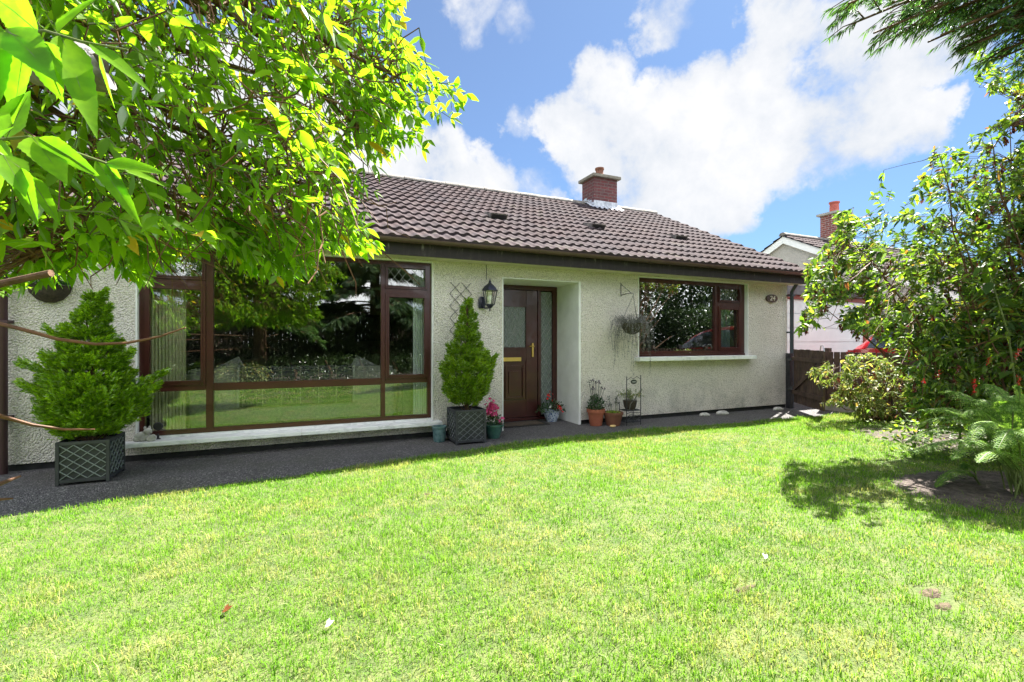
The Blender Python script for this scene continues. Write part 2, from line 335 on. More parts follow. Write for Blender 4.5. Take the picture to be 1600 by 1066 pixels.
M['purple'] = leafmat('dark_petals', [(0, (.02, .01, .03)), (1, (.05, .02, .06))], (1, 1, 1), .2)
M['whitefl'] = leafmat('white_petals', [(0, (.7, .68, .62)), (1, (.8, .8, .78))], (1, 1, 1), .3)
M['deadleaf'] = leafmat('dead_leaf', [(0, (.16, .05, .02)), (1, (.22, .08, .025))], (1.2, 1, .8), .3)

# ------------------------------------------------------------------ mesh helpers
def wloc(o):
    v = Vector((0, 0, 0))
    while o is not None: v += o.location; o = o.parent
    return v
class MB:
    def __init__(s): s.v = []; s.f = []
    def add(s, vs, fs):
        b = len(s.v); s.v += [tuple(p) for p in vs]; s.f += [tuple(i+b for i in f) for f in fs]; return s
    def box(s, x0, y0, z0, x1, y1, z1):
        return s.add([(x0,y0,z0),(x1,y0,z0),(x1,y1,z0),(x0,y1,z0),(x0,y0,z1),(x1,y0,z1),(x1,y1,z1),(x0,y1,z1)],
                     [(0,3,2,1),(4,5,6,7),(0,1,5,4),(1,2,6,5),(2,3,7,6),(3,0,4,7)])
    def bar(s, a, b, w, h=None, up=(0, 0, 1)):
        a = Vector(a); b = Vector(b); h = w if h is None else h; d = (b-a).normalized(); upv = Vector(up)
        if abs(d.dot(upv)) > .97: upv = Vector((0, 1, 0)) if abs(d.y) < .9 else Vector((1, 0, 0))
        sd = d.cross(upv).normalized()*w/2; u = sd.cross(d).normalized()*h/2
        vs = [a-sd-u, a+sd-u, a+sd+u, a-sd+u, b-sd-u, b+sd-u, b+sd+u, b-sd+u]
        return s.add(vs, [(0,1,2,3),(7,6,5,4),(0,4,5,1),(1,5,6,2),(2,6,7,3),(3,7,4,0)])
    def quad(s, *p): return s.add(p, [tuple(range(len(p)))])
    def tube(s, pts, rad, n=6, cap=True):
        pts = [Vector(p) for p in pts]
        if not hasattr(rad, '__len__'): rad = [rad]*len(pts)
        vs = []; prev = None
        for i, p in enumerate(pts):
            d = (pts[min(i+1, len(pts)-1)]-pts[max(i-1, 0)]).normalized()
            if prev is None: prev = d.orthogonal().normalized()
            a = (prev - d*prev.dot(d)); a = a.normalized() if a.length > 1e-6 else d.orthogonal().normalized(); prev = a
            b = d.cross(a)
            vs += [p+(a*cos(2*pi*k/n)+b*sin(2*pi*k/n))*rad[i] for k in range(n)]
        fs = [(i*n+k, i*n+(k+1) % n, (i+1)*n+(k+1) % n, (i+1)*n+k) for i in range(len(pts)-1) for k in range(n)]
        if cap: fs += [tuple(range(n-1, -1, -1)), tuple((len(pts)-1)*n+k for k in range(n))]
        return s.add(vs, fs)
    def lathe(s, prof, c=(0, 0, 0), n=24, axis='z', capb=True, capt=False, sc=(1, 1)):
        vs = []
        for r, z in prof:
            for k in range(n):
                a = 2*pi*k/n
                if axis == 'z': vs.append((c[0]+r*cos(a)*sc[0], c[1]+r*sin(a)*sc[1], c[2]+z))
                elif axis == 'x': vs.append((c[0]+z, c[1]+r*cos(a), c[2]+r*sin(a)))
                else: vs.append((c[0]+r*cos(a), c[1]+z, c[2]+r*sin(a)))
        m = len(prof)
        fs = [(i*n+k, i*n+(k+1) % n, (i+1)*n+(k+1) % n, (i+1)*n+k) for i in range(m-1) for k in range(n)]
        if capb: fs.append(tuple(range(n-1, -1, -1)))
        if capt: fs.append(tuple((m-1)*n+k for k in range(n)))
        return s.add(vs, fs)
    def prism(s, poly, ax, a0, a1):
        """extrude a 2-D polygon along an axis"""
        def P(p, q): return {'x': (q, p[0], p[1]), 'y': (p[0], q, p[1]), 'z': (p[0], p[1], q)}[ax]
        n = len(poly); vs = [P(p, a0) for p in poly]+[P(p, a1) for p in poly]
        return s.add(vs, [tuple(range(n)), tuple(range(2*n-1, n-1, -1))]+[(i, i+n, (i+1) % n+n, (i+1) % n) for i in range(n)])
    def build(s, name, mat, parent=None, loc=None, bevel=0, smooth=False, label=None):
        me = bpy.data.meshes.new(name)
        off = wloc(parent) if parent is not None else Vector(loc or (0, 0, 0))
        me.from_pydata([(p[0]-off.x, p[1]-off.y, p[2]-off.z) for p in s.v], [], s.f)
        bm = bmesh.new(); bm.from_mesh(me)
        bmesh.ops.recalc_face_normals(bm, faces=bm.faces)
        if bevel: bmesh.ops.bevel(bm, geom=list(bm.edges), offset=bevel, segments=2, affect='EDGES', clamp_overlap=True)
        bm.to_mesh(me); bm.free()
        if smooth:
            for p in me.polygons: p.use_smooth = True
            try: me.set_sharp_from_angle(angle=radians(40))
            except Exception: pass
        me.materials.append(mat)
        o = bpy.data.objects.new(name, me); COL.objects.link(o)
        if parent is not None: o.parent = parent
        else: o.location = off
        if label: o['label'] = label
        return o
def empty(name, loc):
    o = bpy.data.objects.new(name, None); COL.objects.link(o); o.location = loc; o.empty_display_size = .1; return o
def tag(o, label, cat, group=None):
    o['label'] = label; o['category'] = cat
    if group: o['group'] = group
    return o
def struct(o): o['kind'] = 'structure'; return o
def np_obj(name, V, Q, T, mat, parent=None, loc=(0, 0, 0), smooth=False):
    off = np.array(wloc(parent) if parent is not None else loc, float)
    V = np.asarray(V, float)-off
    me = bpy.data.meshes.new(name)
    Q = np.zeros((0, 4), int) if Q is None else Q; T = np.zeros((0, 3), int) if T is None else T
    nl = Q.size+T.size; npol = len(Q)+len(T)
    me.vertices.add(len(V)); me.vertices.foreach_set('co', V.astype(np.float32).ravel())
    me.loops.add(nl); me.loops.foreach_set('vertex_index', np.concatenate([Q.ravel(), T.ravel()]).astype(np.int32))
    me.polygons.add(npol)
    st = np.concatenate([np.arange(len(Q))*4, Q.size+np.arange(len(T))*3]).astype(np.int32)
    me.polygons.foreach_set('loop_start', st)
    if smooth: me.polygons.foreach_set('use_smooth', np.ones(npol, bool))
    me.update(calc_edges=True)
    me.materials.append(mat)
    o = bpy.data.objects.new(name, me); COL.objects.link(o)
    if parent is not None: o.parent = parent
    else: o.location = off
    return o
def nrm(a): return a/np.maximum(np.linalg.norm(a, axis=-1, keepdims=True), 1e-9)
class Leaves:
    """thousands of single leaves, each its own little blade"""
    def __init__(s): s.P = []; s.D = []; s.N = []; s.L = []; s.W = []
    def add(s, P, D, N, L, W):
        P = np.atleast_2d(P); n = len(P)
        s.P.append(P); s.D.append(np.broadcast_to(D, (n, 3))); s.N.append(np.broadcast_to(N, (n, 3)))
        s.L.append(np.broadcast_to(L, (n,))); s.W.append(np.broadcast_to(W, (n,)))
    def build(s, name, mat, parent=None, detail=1, droop=.25, fold=.25, loc=(0, 0, 0), widths=None):
        P = np.concatenate(s.P); D = nrm(np.concatenate(s.D)); N = np.concatenate(s.N); L = np.concatenate(s.L)[:, None]; W = np.concatenate(s.W)[:, None]
        N = nrm(N-D*(N*D).sum(1, keepdims=True)); S = np.cross(D, N); n = len(P)
        dn = np.array([0, 0, -1.])
        def c(t): return P+D*L*t+dn*L*droop*t*t
        if detail == 0:
            m = c(.42); V = np.stack([P, m+S*W/2+N*W*fold/2, c(1), m-S*W/2+N*W*fold/2], 1).reshape(-1, 3)
            b = np.arange(n)[:, None]*4
            T = np.concatenate([b+[0, 1, 2], b+[0, 2, 3]]); return np_obj(name, V, None, T, mat, parent, loc)
        ts = [.16, .42, .70, .88] if detail == 2 else [.25, .62]
        if detail == 3:
            ts = list(np.linspace(.03, .97, 22)); widths = [min(1, (4.2*q)**.75)*max(.03, (1-q)**.62)*1.18*(1 if k_ % 2 else .93)*(1 if q < .72 else (1-(q-.72)*1.9)) for k_, q in enumerate(ts)]
        ws = widths or ([.62, 1, .66, .26] if detail == 2 else [.85, .72])
        vs = [P]
        for t_, w_ in zip(ts, ws):
            m = c(t_); vs += [m+S*W/2*w_+N*W*fold/2*w_, m, m-S*W/2*w_+N*W*fold/2*w_]
        vs.append(c(1)); K = len(vs); V = np.stack(vs, 1).reshape(-1, 3); b = np.arange(n)[:, None]*K
        T = [b+[0, 1, 2], b+[0, 2, 3]]; Q = []; k = len(ts)
        for i in range(k-1):
            a = 1+3*i; Q += [b+[a, a+3, a+4, a+1], b+[a+1, a+4, a+5, a+2]]
        a = 1+3*(k-1); T += [b+[a, K-1, a+1], b+[a+1, K-1, a+2]]
        return np_obj(name, V, np.concatenate(Q) if Q else None, np.concatenate(T), mat, parent, loc, smooth=detail >= 2)
def rdir(n, bias=(0, 0, 0), amt=1.0):
    return nrm(rng.normal(size=(n, 3))*amt+np.array(bias))
def inpoly(u, v, poly):
    r = False; n = len(poly); j = n-1
    for i in range(n):
        a, b = poly[i], poly[j]
        if (a[1] > v) != (b[1] > v) and u < (b[0]-a[0])*(v-a[1])/(b[1]-a[1])+a[0]: r = not r
        j = i
    return r
def curve_pts(a, b, sag=.1, n=5, jit=.0):
    a = np.array(a, float); b = np.array(b, float); L = np.linalg.norm(b-a); out = []
    for i in range(n+1):
        t_ = i/n; p = a+(b-a)*t_; p[2] += sag*L*4*t_*(1-t_)
        if 0 < i < n and jit: p = p+rng.normal(size=3)*jit*L
        out.append(p)
    return out

# ================================================================== THE SETTING
edge = [(-16, 3.9), (-4, 4.72), (-2.13, 4.88), (0.1, 5.06), (2.3, 5.27), (4.3, 5.34), (6.7, 5.20), (8.82, 5.08)]
def edge_y(x):
    xs = np.array([e[0] for e in edge]); ys = np.array([e[1] for e in edge]); return np.interp(x, xs, ys)
def fall(x):
    q = np.clip((2.3-x)/4.4, 0, 1.35); return -.10*q
def lawn_h(x, y):
    return .006+fall(x)+.010*np.sin(x*1.3+.5)*np.cos(y*1.7)+.007*np.sin(x*3.1+y*2.3)+.004*np.sin(x*7.1-y*5.2)
struct(MB().quad((-400, -400, -.3), (400, -400, -.3), (400, 400, -.3), (-400, 400, -.3)).build('ground', M['field']))
def make_path():
    xs = np.linspace(-16, 8.9, 80); ys = [3.6, 4.2, 4.6, 4.75, 4.9, 5.05, 5.2, 5.35, 5.5, 6.95]; V = []
    for y in ys:
        for x in xs: V.append((x, y, -.022+(float(fall(x))-.012)*min(1, max(0, (5.35-y)/.4))))
    m = len(xs); return struct(np_obj('path', V, np.array([(j*m+i, j*m+i+1, (j+1)*m+i+1, (j+1)*m+i) for j in range(len(ys)-1) for i in range(m-1)]), None, M['asphalt'], smooth=True))
make_path()
struct(MB().box(8.99, -14, -.07, 22, 7.2, -.03).build('driveway', M['asphalt']))
def make_lawn():
    xs = np.linspace(-16, 8.82, 150); n = 90; V = []
    for j in range(n+1):
        for x in xs:
            y1 = edge_y(x)+.018*sin(x*9)+.01*sin(x*23); y = -11+(y1+11)*(j/n)**.8
            V.append((x, y, float(fall(x))+(float(lawn_h(x, y))-float(fall(x)))*min(1, (y1-y)*2)))
    xs = list(xs); m = len(xs); Q = [(j*m+i, j*m+i+1, (j+1)*m+i+1, (j+1)*m+i) for j in range(n) for i in range(m-1)]
    b = len(V)
    for i in range(m): x, y, z = V[n*m+i]; V.append((x, y, z-.06))
    Q += [(n*m+i, n*m+i+1, b+i+1, b+i) for i in range(m-1)]
    return struct(np_obj('lawn', V, np.array(Q), None, M['turf'], smooth=True))
make_lawn()
WORN = [(1455, 930, .13, .07), (1475, 950, .10, .05), (1165, 918, .16, .035), (1115, 903, .10, .03), (1210, 722, .10, .04), (670, 768, .09, .04), (1400, 700, .12, .05), (900, 800, .05, .03), (420, 850, .05, .03)]
def in_soil(x, y):
    e1 = ((x-5.15)/.62)**2+((y-2.15)/.36)**2 + .3*np.sin(x*9)*np.cos(y*8)
    e2 = ((x-7.9)/1.5)**2+((y-2.6)/1.7)**2 + .2*np.sin(x*5)*np.cos(y*6)
    e3 = ((x-5.5)/.9)**2+((y-1.6)/.55)**2
    e3 = ((x-5.6)/.75)**2+((y-1.7)/.4)**2
    e = np.minimum(np.minimum(e1, e2), e3)
    return e+.55*(np.random.default_rng(3).uniform(-1, 1, np.shape(x)))*1.0 < 1 if np.ndim(x) else e < 1
def soil_patch(name, cx, cy, rx, ry, z, mat=None):
    V = [(cx, cy, z+.02)]; n = 60
    for k in range(2):
        for i in range(n):
            a = 2*pi*i/n; r = (1+.10*sin(3*a+1)+.05*sin(7*a))*(.6 if k == 0 else 1)
            V.append((cx+cos(a)*rx*r, cy+sin(a)*ry*r, z+(.018 if k == 0 else -.012)))
    T = [(0, 1+i, 1+(i+1) % n) for i in range(n)]; Q = [(1+i, 1+n+i, 1+n+(i+1) % n, 1+(i+1) % n) for i in range(n)]
    return struct(np_obj(name, V, np.array(Q), np.array(T), mat or M['soil'], smooth=True))
soil_patch('soil', 5.2, 2.12, .85, .5, .012)
soil_patch('soil', 5.75, 1.6, .9, .5, .010)
soil_patch('soil', 7.9, 2.5, 1.7, 1.9, .008)
for (u, v, rx, ry) in WORN[:3]+WORN[5:6]:
    c = at(u, v, EYE*FPX/(v-533)); soil_patch('soil', c[0], c[1], rx*.72, ry*.72, float(lawn_h(c[0], c[1]))-.012, M['dry_soil'])
struct(MB().box(-9, -9.5, -.07, 8.6, -3.1, .03).build('soil', M['soil'], bevel=.02))

def grass():
    xs = []; 
    def zone(x0, x1, y0, y1, dens, lmin, lmax, wd):
        n = int((x1-x0)*(y1-y0)*dens); x = rng.uniform(x0, x1, n); y = rng.uniform(y0, y1, n)
        Z = x*AX[0]+y*AX[1]; X = x*RT[0]+y*RT[1]
        ok = (y < edge_y(x)+.012) & ~in_soil(x, y) & (x < 8.8)
        return x[ok], y[ok], Z[ok], X[ok], lmin, lmax, wd
    zs = []
    for z in (zone(-5.2, 7.0, -.9, 5.2, 9500, .022, .05, .0030), zone(-7, 8.8, -.5, 5.4, 6000, .022, .05, .0036)):
        x, y, Z, X, a, b, wd = z
        inn = (Z > .95) & (np.abs(X) < Z*1.15+1.2)
        near = Z < 3.0
        zs.append((x, y, Z, inn, near, a, b, wd))
    x0, y0, Z0, i0, n0, a, b, wd = zs[0]; k = i0 & n0; parts = [(x0[k], y0[k], a, b, wd)]
    x0, y0, Z0, i0, n0, a, b, wd = zs[1]; k = i0 & ~n0; parts.append((x0[k], y0[k], a, b, wd))
    # the rest of the lawn, thinner, as seen in the windows
    x, y, Z, X, a, b, wd = zone(-12, 8.8, -3.2, 5.3, 700, .04, .07, .012)
    k = ~((Z > .95) & (np.abs(X) < Z*1.15+1.2)); parts.append((x[k], y[k], a, b, wd))
    Vs = []; cnt = 0
    for (x, y, a, b, wd) in parts:
        n = len(x)
        keep = np.ones(n, bool); rr = rng.uniform(0, 1, n); lift = np.ones(n)
        for (u, v, rx, ry) in WORN:
            c = at(u, v, EYE*FPX/(v-533)); e = ((x-c[0])/rx)**2+((y-c[1])/ry)**2; keep &= ~((e < 1) & (rr < .82)); lift = np.where((e >= 1) & (e < 2.6), 1.5, lift)
        x = x[keep]; y = y[keep]; lift = lift[keep]; n = len(x)
        tuft = .5+.5*np.sin(x*11+np.sin(y*7)*2)*np.sin(y*13+np.sin(x*5)*2)
        big = .5+.5*np.sin(x*1.9+2*np.sin(y*1.1))*np.sin(y*2.3+1.3)
        L = rng.uniform(a, b, n)*(.48+.80*tuft*rng.uniform(.3, 1, n)+.40*big)*lift*np.where(rng.uniform(0, 1, n) < .04, 1.6, 1)
        az = rng.uniform(0, 2*pi, n); lean = rng.uniform(.15, 1.15, n)
        d = np.stack([np.cos(az), np.sin(az), np.zeros(n)], 1); s = np.stack([-np.sin(az), np.cos(az), np.zeros(n)], 1)
        P = np.stack([x, y, lawn_h(x, y)-.006], 1); w_ = (wd*rng.uniform(.7, 1.4, n))[:, None]; L = L[:, None]; le = lean[:, None]
        up = np.array([0, 0, 1.])
        m = P+up*L*.55+d*L*.35*le; tp = P+up*L*(1-.35*le)+d*L*(.95*le)
        Vs.append(np.stack([P-s*w_/2, P+s*w_/2, m+s*w_*.42, m-s*w_*.42, tp], 1).reshape(-1, 3)); cnt += n
    V = np.concatenate(Vs); b = np.arange(cnt)[:, None]*5
    print('blades', cnt)
    o = np_obj('grass', V, b+[0, 1, 2, 3], b+[3, 2, 4], M['grass']); o['kind'] = 'stuff'
    o['label'] = 'short sunlit green lawn grass with straw coloured dry patches'; o['category'] = 'grass'
grass()
# far boundary greenery so that the garden does not end in a bare field comes further down

# ================================================================== BUNGALOW
WY = 6.18; X0 = -2.72; X1 = 8.48; WB = .045; WT = 2.42; T_ = .26
house = empty('bungalow', (3, 6.2, 0))
tag(house, 'white roughcast bungalow with brown tiled roof and mahogany windows', 'house')
fw = MB()
def wallgrid(mb, xs, zs, holes, y0, y1):
    for i in range(len(xs)-1):
        for j in range(len(zs)-1):
            if (i, j) in holes: continue
            mb.box(xs[i], y0, zs[j], xs[i+1], y1, zs[j+1])
W1 = (-1.62, 1.575, .17, 2.30); DR = (2.573, 3.83, 0, 2.15); W2 = (4.95, 7.432, .985, 2.30)
# one front sheet with openings (built as columns, butted end to end)
fw.box(X0, WY, WB, W1[0], WY+T_, WT)
fw.box(W1[0], WY, WB, W1[1], WY+T_, W1[2]); fw.box(W1[0], WY, W1[3], W1[1], WY+T_, WT)
fw.box(W1[1], WY, WB, DR[0], WY+T_, WT)
fw.box(DR[0], WY, DR[3], DR[1], WY+T_, WT)
fw.box(DR[1], WY, WB, W2[0], WY+T_, WT)
fw.box(W2[0], WY, WB, W2[1], WY+T_, W2[2]); fw.box(W2[0], WY, W2[3], W2[1], WY+T_, WT)
fw.box(W2[1], WY, WB, X1, WY+T_, WT)
RY = 10.18; RZ = 4.60; BY = 14.2
fw.box(X0, WY+T_, WB, X0+T_, BY-T_, WT); fw.box(X1-T_, WY+T_, WB, X1, BY-T_, WT); fw.box(X0, BY-T_, WB, X1, BY, WT)
for xa in (X0, X1-T_): fw.prism([(WY, WT), (BY, WT), (RY, WT+(RY-WY)*.5)], 'x', xa, xa+T_)
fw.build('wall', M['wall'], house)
pl = MB(); pl.box(X0+.02, WY+.025, -.08, DR[0], WY+.2, WB); pl.box(DR[1], WY+.025, -.08, X1-.02, WY+.2, WB)
pl.box(X1-.2, WY+.2, -.08, X1-.02, BY, WB); pl.box(X0+.02, WY+.2, -.08, X0+.2, BY, WB)
pl.build('plinth', M['plinth'], house)
# recessed porch: side walls, ceiling
rv = MB()
rv.box(DR[1]-.004, WY-.012, -.02, DR[1]+.03, WY, DR[3]+.004)
rv.box(DR[1]-.006, WY, -.02, DR[1], 6.95, DR[3]); rv.box(DR[0]-.004, WY-.006, -.02, DR[0]+.012, 6.95, DR[3])
rv.box(DR[0]+.012, WY-.004, DR[3]-.012, DR[1]-.006, 6.95, DR[3]+.002)
rv.build('porch_reveal', M['white'], house)
# window reveals
for (a, b, c, d) in (W1, W2):
    r = MB(); r.box(a-.004, WY-.005, c, a+.012, WY+.10, d); r.box(b-.012, WY-.005, c, b+.004, WY+.10, d); r.box(a+.012, WY-.005, d-.012, b-.012, WY+.10, d+.004)
    r.build('window_reveal', M['white'], house)
# rooms behind
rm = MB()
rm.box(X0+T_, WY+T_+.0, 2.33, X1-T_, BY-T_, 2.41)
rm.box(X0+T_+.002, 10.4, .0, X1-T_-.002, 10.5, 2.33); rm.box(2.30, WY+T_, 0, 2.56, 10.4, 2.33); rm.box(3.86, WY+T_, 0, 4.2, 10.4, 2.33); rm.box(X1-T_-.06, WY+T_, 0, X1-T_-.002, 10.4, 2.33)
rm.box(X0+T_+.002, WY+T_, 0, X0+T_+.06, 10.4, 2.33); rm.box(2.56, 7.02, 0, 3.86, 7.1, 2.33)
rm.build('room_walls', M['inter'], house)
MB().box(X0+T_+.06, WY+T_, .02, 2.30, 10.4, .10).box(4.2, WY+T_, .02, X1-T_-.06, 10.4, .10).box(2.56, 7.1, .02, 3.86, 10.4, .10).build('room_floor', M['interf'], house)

# --- windows
def frame_rect(mb, x0, z0, x1, z1, w, y0, y1, wb=None, wt=None, wl=None, wr=None):
    wb = wb or w; wt = wt or w; wl = wl or w; wr = wr or w
    mb.box(x0, y0, z0, x0+wl, y1, z1); mb.box(x1-wr, y0, z0, x1, y1, z1)
    mb.box(x0+wl, y0, z0, x1-wr, y1, z0+wb); mb.box(x0+wl, y0, z1-wt, x1-wr, y1, z1)
def diamonds(mb, x0, z0, x1, z1, y, dx, dz, r=.003, h=.004):
    """diamond leading clipped to the pane"""
    k = dz/dx; W_ = x1-x0; H_ = z1-z0
    n = int((W_*k+H_)/dz)+2
    for s in (1, -1):
        for i in range(-n, n+1):
            c = (z0 if s > 0 else z1)+i*dz      # line z = c + s*k*(x-x0)
            pts = []
            for x in (x0, x1):
                z = c+s*k*(x-x0)
                if z0 <= z <= z1: pts.append((x, z))
            for z in (z0, z1):
                x = x0+(z-c)/(s*k)
                if x0 < x < x1: pts.append((x, z))
            if len(pts) >= 2 and abs(pts[0][0]-pts[1][0]) > .01:
                mb.bar((pts[0][0], y, pts[0][1]), (pts[1][0], y, pts[1][1]), r*2, h)
FY0 = 6.235; FY1 = 6.305
def bevelled_sash(mb, x0, z0, x1, z1, w, y):
    frame_rect(mb, x0, z0, x1, z1, w, y-.018, y+.03)
    frame_rect(mb, x0+w*.55, z0+w*.55, x1-w*.55, z1-w*.55, w*.45, y-.026, y-.0175)
win = MB()
frame_rect(win, W1[0]+.012, .225, W1[1]-.012, 2.285, .05, FY0, FY1)
xa, xb = W1[0]+.062, W1[1]-.062
win.box(-1.0, FY0-.003, .275, -.928, FY1, 2.235); win.box(.908, FY0-.003, .275, .962, FY1, 2.235)
win.box(-.928, FY0, .69, .908, FY1, .775); win.box(xa, FY0, .70, -1.0, FY1, .765); win.box(.962, FY0, .70, xb, FY1, .765)
win.box(xa, FY0, 1.865, -1.0, FY1, 1.93); win.box(.962, FY0, 1.865, xb, FY1, 1.93)
wf = win.build('window_frame', M['mahog'], house, bevel=.004)
def sash(x0, z0, x1, z1, parent, w=.048):
    s = MB(); bevelled_sash(s, x0, z0, x1, z1, w, FY0-.002); s.build('sash', M['mahog'], parent, bevel=.003)
def pane(x0, z0, x1, z1, parent, mat=None, y=6.262):
    MB().box(x0, y, z0, x1, y+.006, z1).build('pane', mat or M['glass'], parent)
sash(xa, .765, -1.0, 1.865, wf); sash(.962, .765, xb, 1.865, wf); sash(.962, 1.93, xb, 2.235, wf, .035); sash(xa, 1.93, -1.0, 2.235, wf, .035)
for r_ in ((-.928, .775, .908, 2.235), (-.928, .275, .908, .69), (xa, .275, -1.0, .70), (.962, .275, xb, .70), (xa+.02, .79, -1.02, 1.845), (.98, .79, xb-.02, 1.845), (xa+.02, 1.945, -1.02, 2.22), (.98, 1.945, xb-.02, 2.22)):
    pane(*r_, wf)
ld = MB(); diamonds(ld, .997, 1.965, xb-.035, 2.2, 6.258, .105, .14); ld.build('leading', M['lead'], wf); ld = MB(); diamonds(ld, xa+.035, 1.965, -1.035, 2.2, 6.258, .105, .14); ld.build('leading', M['lead'], wf)
sm = MB(); sm.box(-1.72, 6.02, .150, -.02, 6.235, .196); sm.box(-.016, 6.02, .150, 1.665, 6.235, .196)
sm.box(-1.60, 6.236, .15, 1.56, 6.31, .223)
sm.build('sill', M['sill'], wf, bevel=.006)
# right window
w2 = MB(); frame_rect(w2, W2[0]+.012, 1.03, W2[1]-.012-.08, 2.285, .055, FY0, FY1, wt=.065)
w2.box(W2[1]-.092, FY0+.01, 1.03, W2[1]-.013, FY1, 2.285)
x2 = W2[1]-.147
w2.box(6.665, FY0-.003, 1.085, 6.745, FY1, 2.22); w2.box(6.745, FY0, 1.865, x2, FY1, 1.945)
wf2 = w2.build('window_frame', M['mahog'], house, bevel=.004)
sash(6.745, 1.085, x2, 1.865, wf2, .05); sash(6.745, 1.945, x2, 2.22, wf2, .035)
pane(W2[0]+.067, 1.085, 6.665, 2.22, wf2, M['glass2']); pane(6.76, 1.1, x2-.015, 1.85, wf2, M['glass2']); pane(6.76, 1.955, x2-.015, 2.21, wf2, M['glass2'])
ld = MB(); diamonds(ld, 6.785, 1.98, x2-.035, 2.19, 6.258, .075, .10, .0035); ld.build('leading', M['lead'], wf2)
MB().box(4.87, 6.045, .925, 7.50, 6.235, .992).build('sill', M['sill'], wf2, bevel=.006)
MB().box(W2[0]+.01, 6.236, .98, W2[1]-.01, 6.31, 1.028).build('sill_upstand', M['mahog'], wf2)

# --- front door in the recess
DY = 6.84
dfm = MB(); dfm.box(2.585, DY, 2.065, 3.824, DY+.08, 2.135); dfm.box(2.585, DY, .0, 2.66, DY+.08, 2.065); dfm.box(3.74, DY, .0, 3.824, DY+.08, 2.065)
dfm.box(3.47, DY-.004, .03, 3.525, DY+.08, 2.065); dfm.box(2.66, DY-.02, -.015, 3.74, DY+.1, .03)
dfr = dfm.build('door_frame', M['mahog'], house, bevel=.004)
dl = MB()
frame_rect(dl, 2.665, .035, 3.465, 2.06, .20, DY+.012, DY+.058, wb=.28, wt=.26)     # stiles and rails
dl.box(2.865, DY+.012, .92, 3.265, DY+.058, 1.14)
dl.box(2.865, DY+.03, .315, 3.265, DY+.05, .92); 
frame_rect(dl, 2.90, .33, 3.285-.05, .86, .035, DY+.002, DY+.031)
dl.box(2.96, DY+.012, .42, 3.175, DY+.031, .77)
frame_rect(dl, 2.845, 1.12, 3.285, 1.82, .03, DY, DY+.02)
door = dl.build('front_door', M['mahog'], house, bevel=.004)
MB().box(2.865, DY+.03, 1.14, 3.265, DY+.042, 1.80).build('pane', M['glass_ob'], door)
ld = MB(); diamonds(ld, 2.875, 1.15, 3.255, 1.79, DY+.027, .095, .15); 
for k in range(26):   # etched flower in the middle of the light
    a = random.uniform(0, 2*pi); r = random.uniform(.03, .13); ld.bar((3.06, DY+.027, 1.40), (3.06+cos(a)*r, DY+.027, 1.40+sin(a)*r*1.3), .004, .003)
ld.build('leading', M['lead'], door)
MB().box(2.86, DY-.006, .93, 3.17, DY+.012, .99).build('letterbox', M['brass'], door, bevel=.003)
hd = MB(); hd.box(3.362, DY-.004, .995, 3.392, DY+.012, 1.215); hd.tube([(3.377, DY, 1.165), (3.377, DY-.05, 1.165), (3.29, DY-.052, 1.168)], .009, 8)
hd.tube([(3.377, DY-.012, 1.06), (3.377, DY+.0, 1.06)], .012, 10)
hd.build('handle', M['brass'], door)
sg = MB().box(3.527, DY+.03, .05, 3.738, DY+.042, 2.05).build('side_light', M['glass_ob'], dfr)
ld = MB(); diamonds(ld, 3.535, .06, 3.73, 2.04, DY+.027, .09, .14); ld.build('leading', M['lead'], dfr)

# --- eaves
MB().box(X0-.1, 5.90, 2.315, 8.62, 6.18, 2.34).build('soffit', M['soffit'], house)
fa = MB().box(X0-.12, 5.872, 2.31, 8.60, 5.898, 2.485).build('fascia_board', M['fascia'], house)
gt = MB(); n = 10
prof = [(cos(pi+pi*k/n)*.055, sin(pi+pi*k/n)*.05) for k in range(n+1)]
outer = [(5.815+p[0], 2.50+p[1]) for p in prof]; inner = [(5.815+p[0]*.9, 2.50+p[1]*.9) for p in reversed(prof)]
gt.prism(outer+inner, 'x', X0-.12, 8.55)
for gx in (-.8, 1.2, 2.95, 4.85, 6.75): gt.prism([(5.815+p[0]*1.12, 2.502+p[1]*1.12) for p in prof]+[(5.815+p[0]*.98, 2.502+p[1]*.98) for p in reversed(prof)], 'x', gx, gx+.06)
gt.build('gutter', M['brown_pvc'], house, smooth=True)

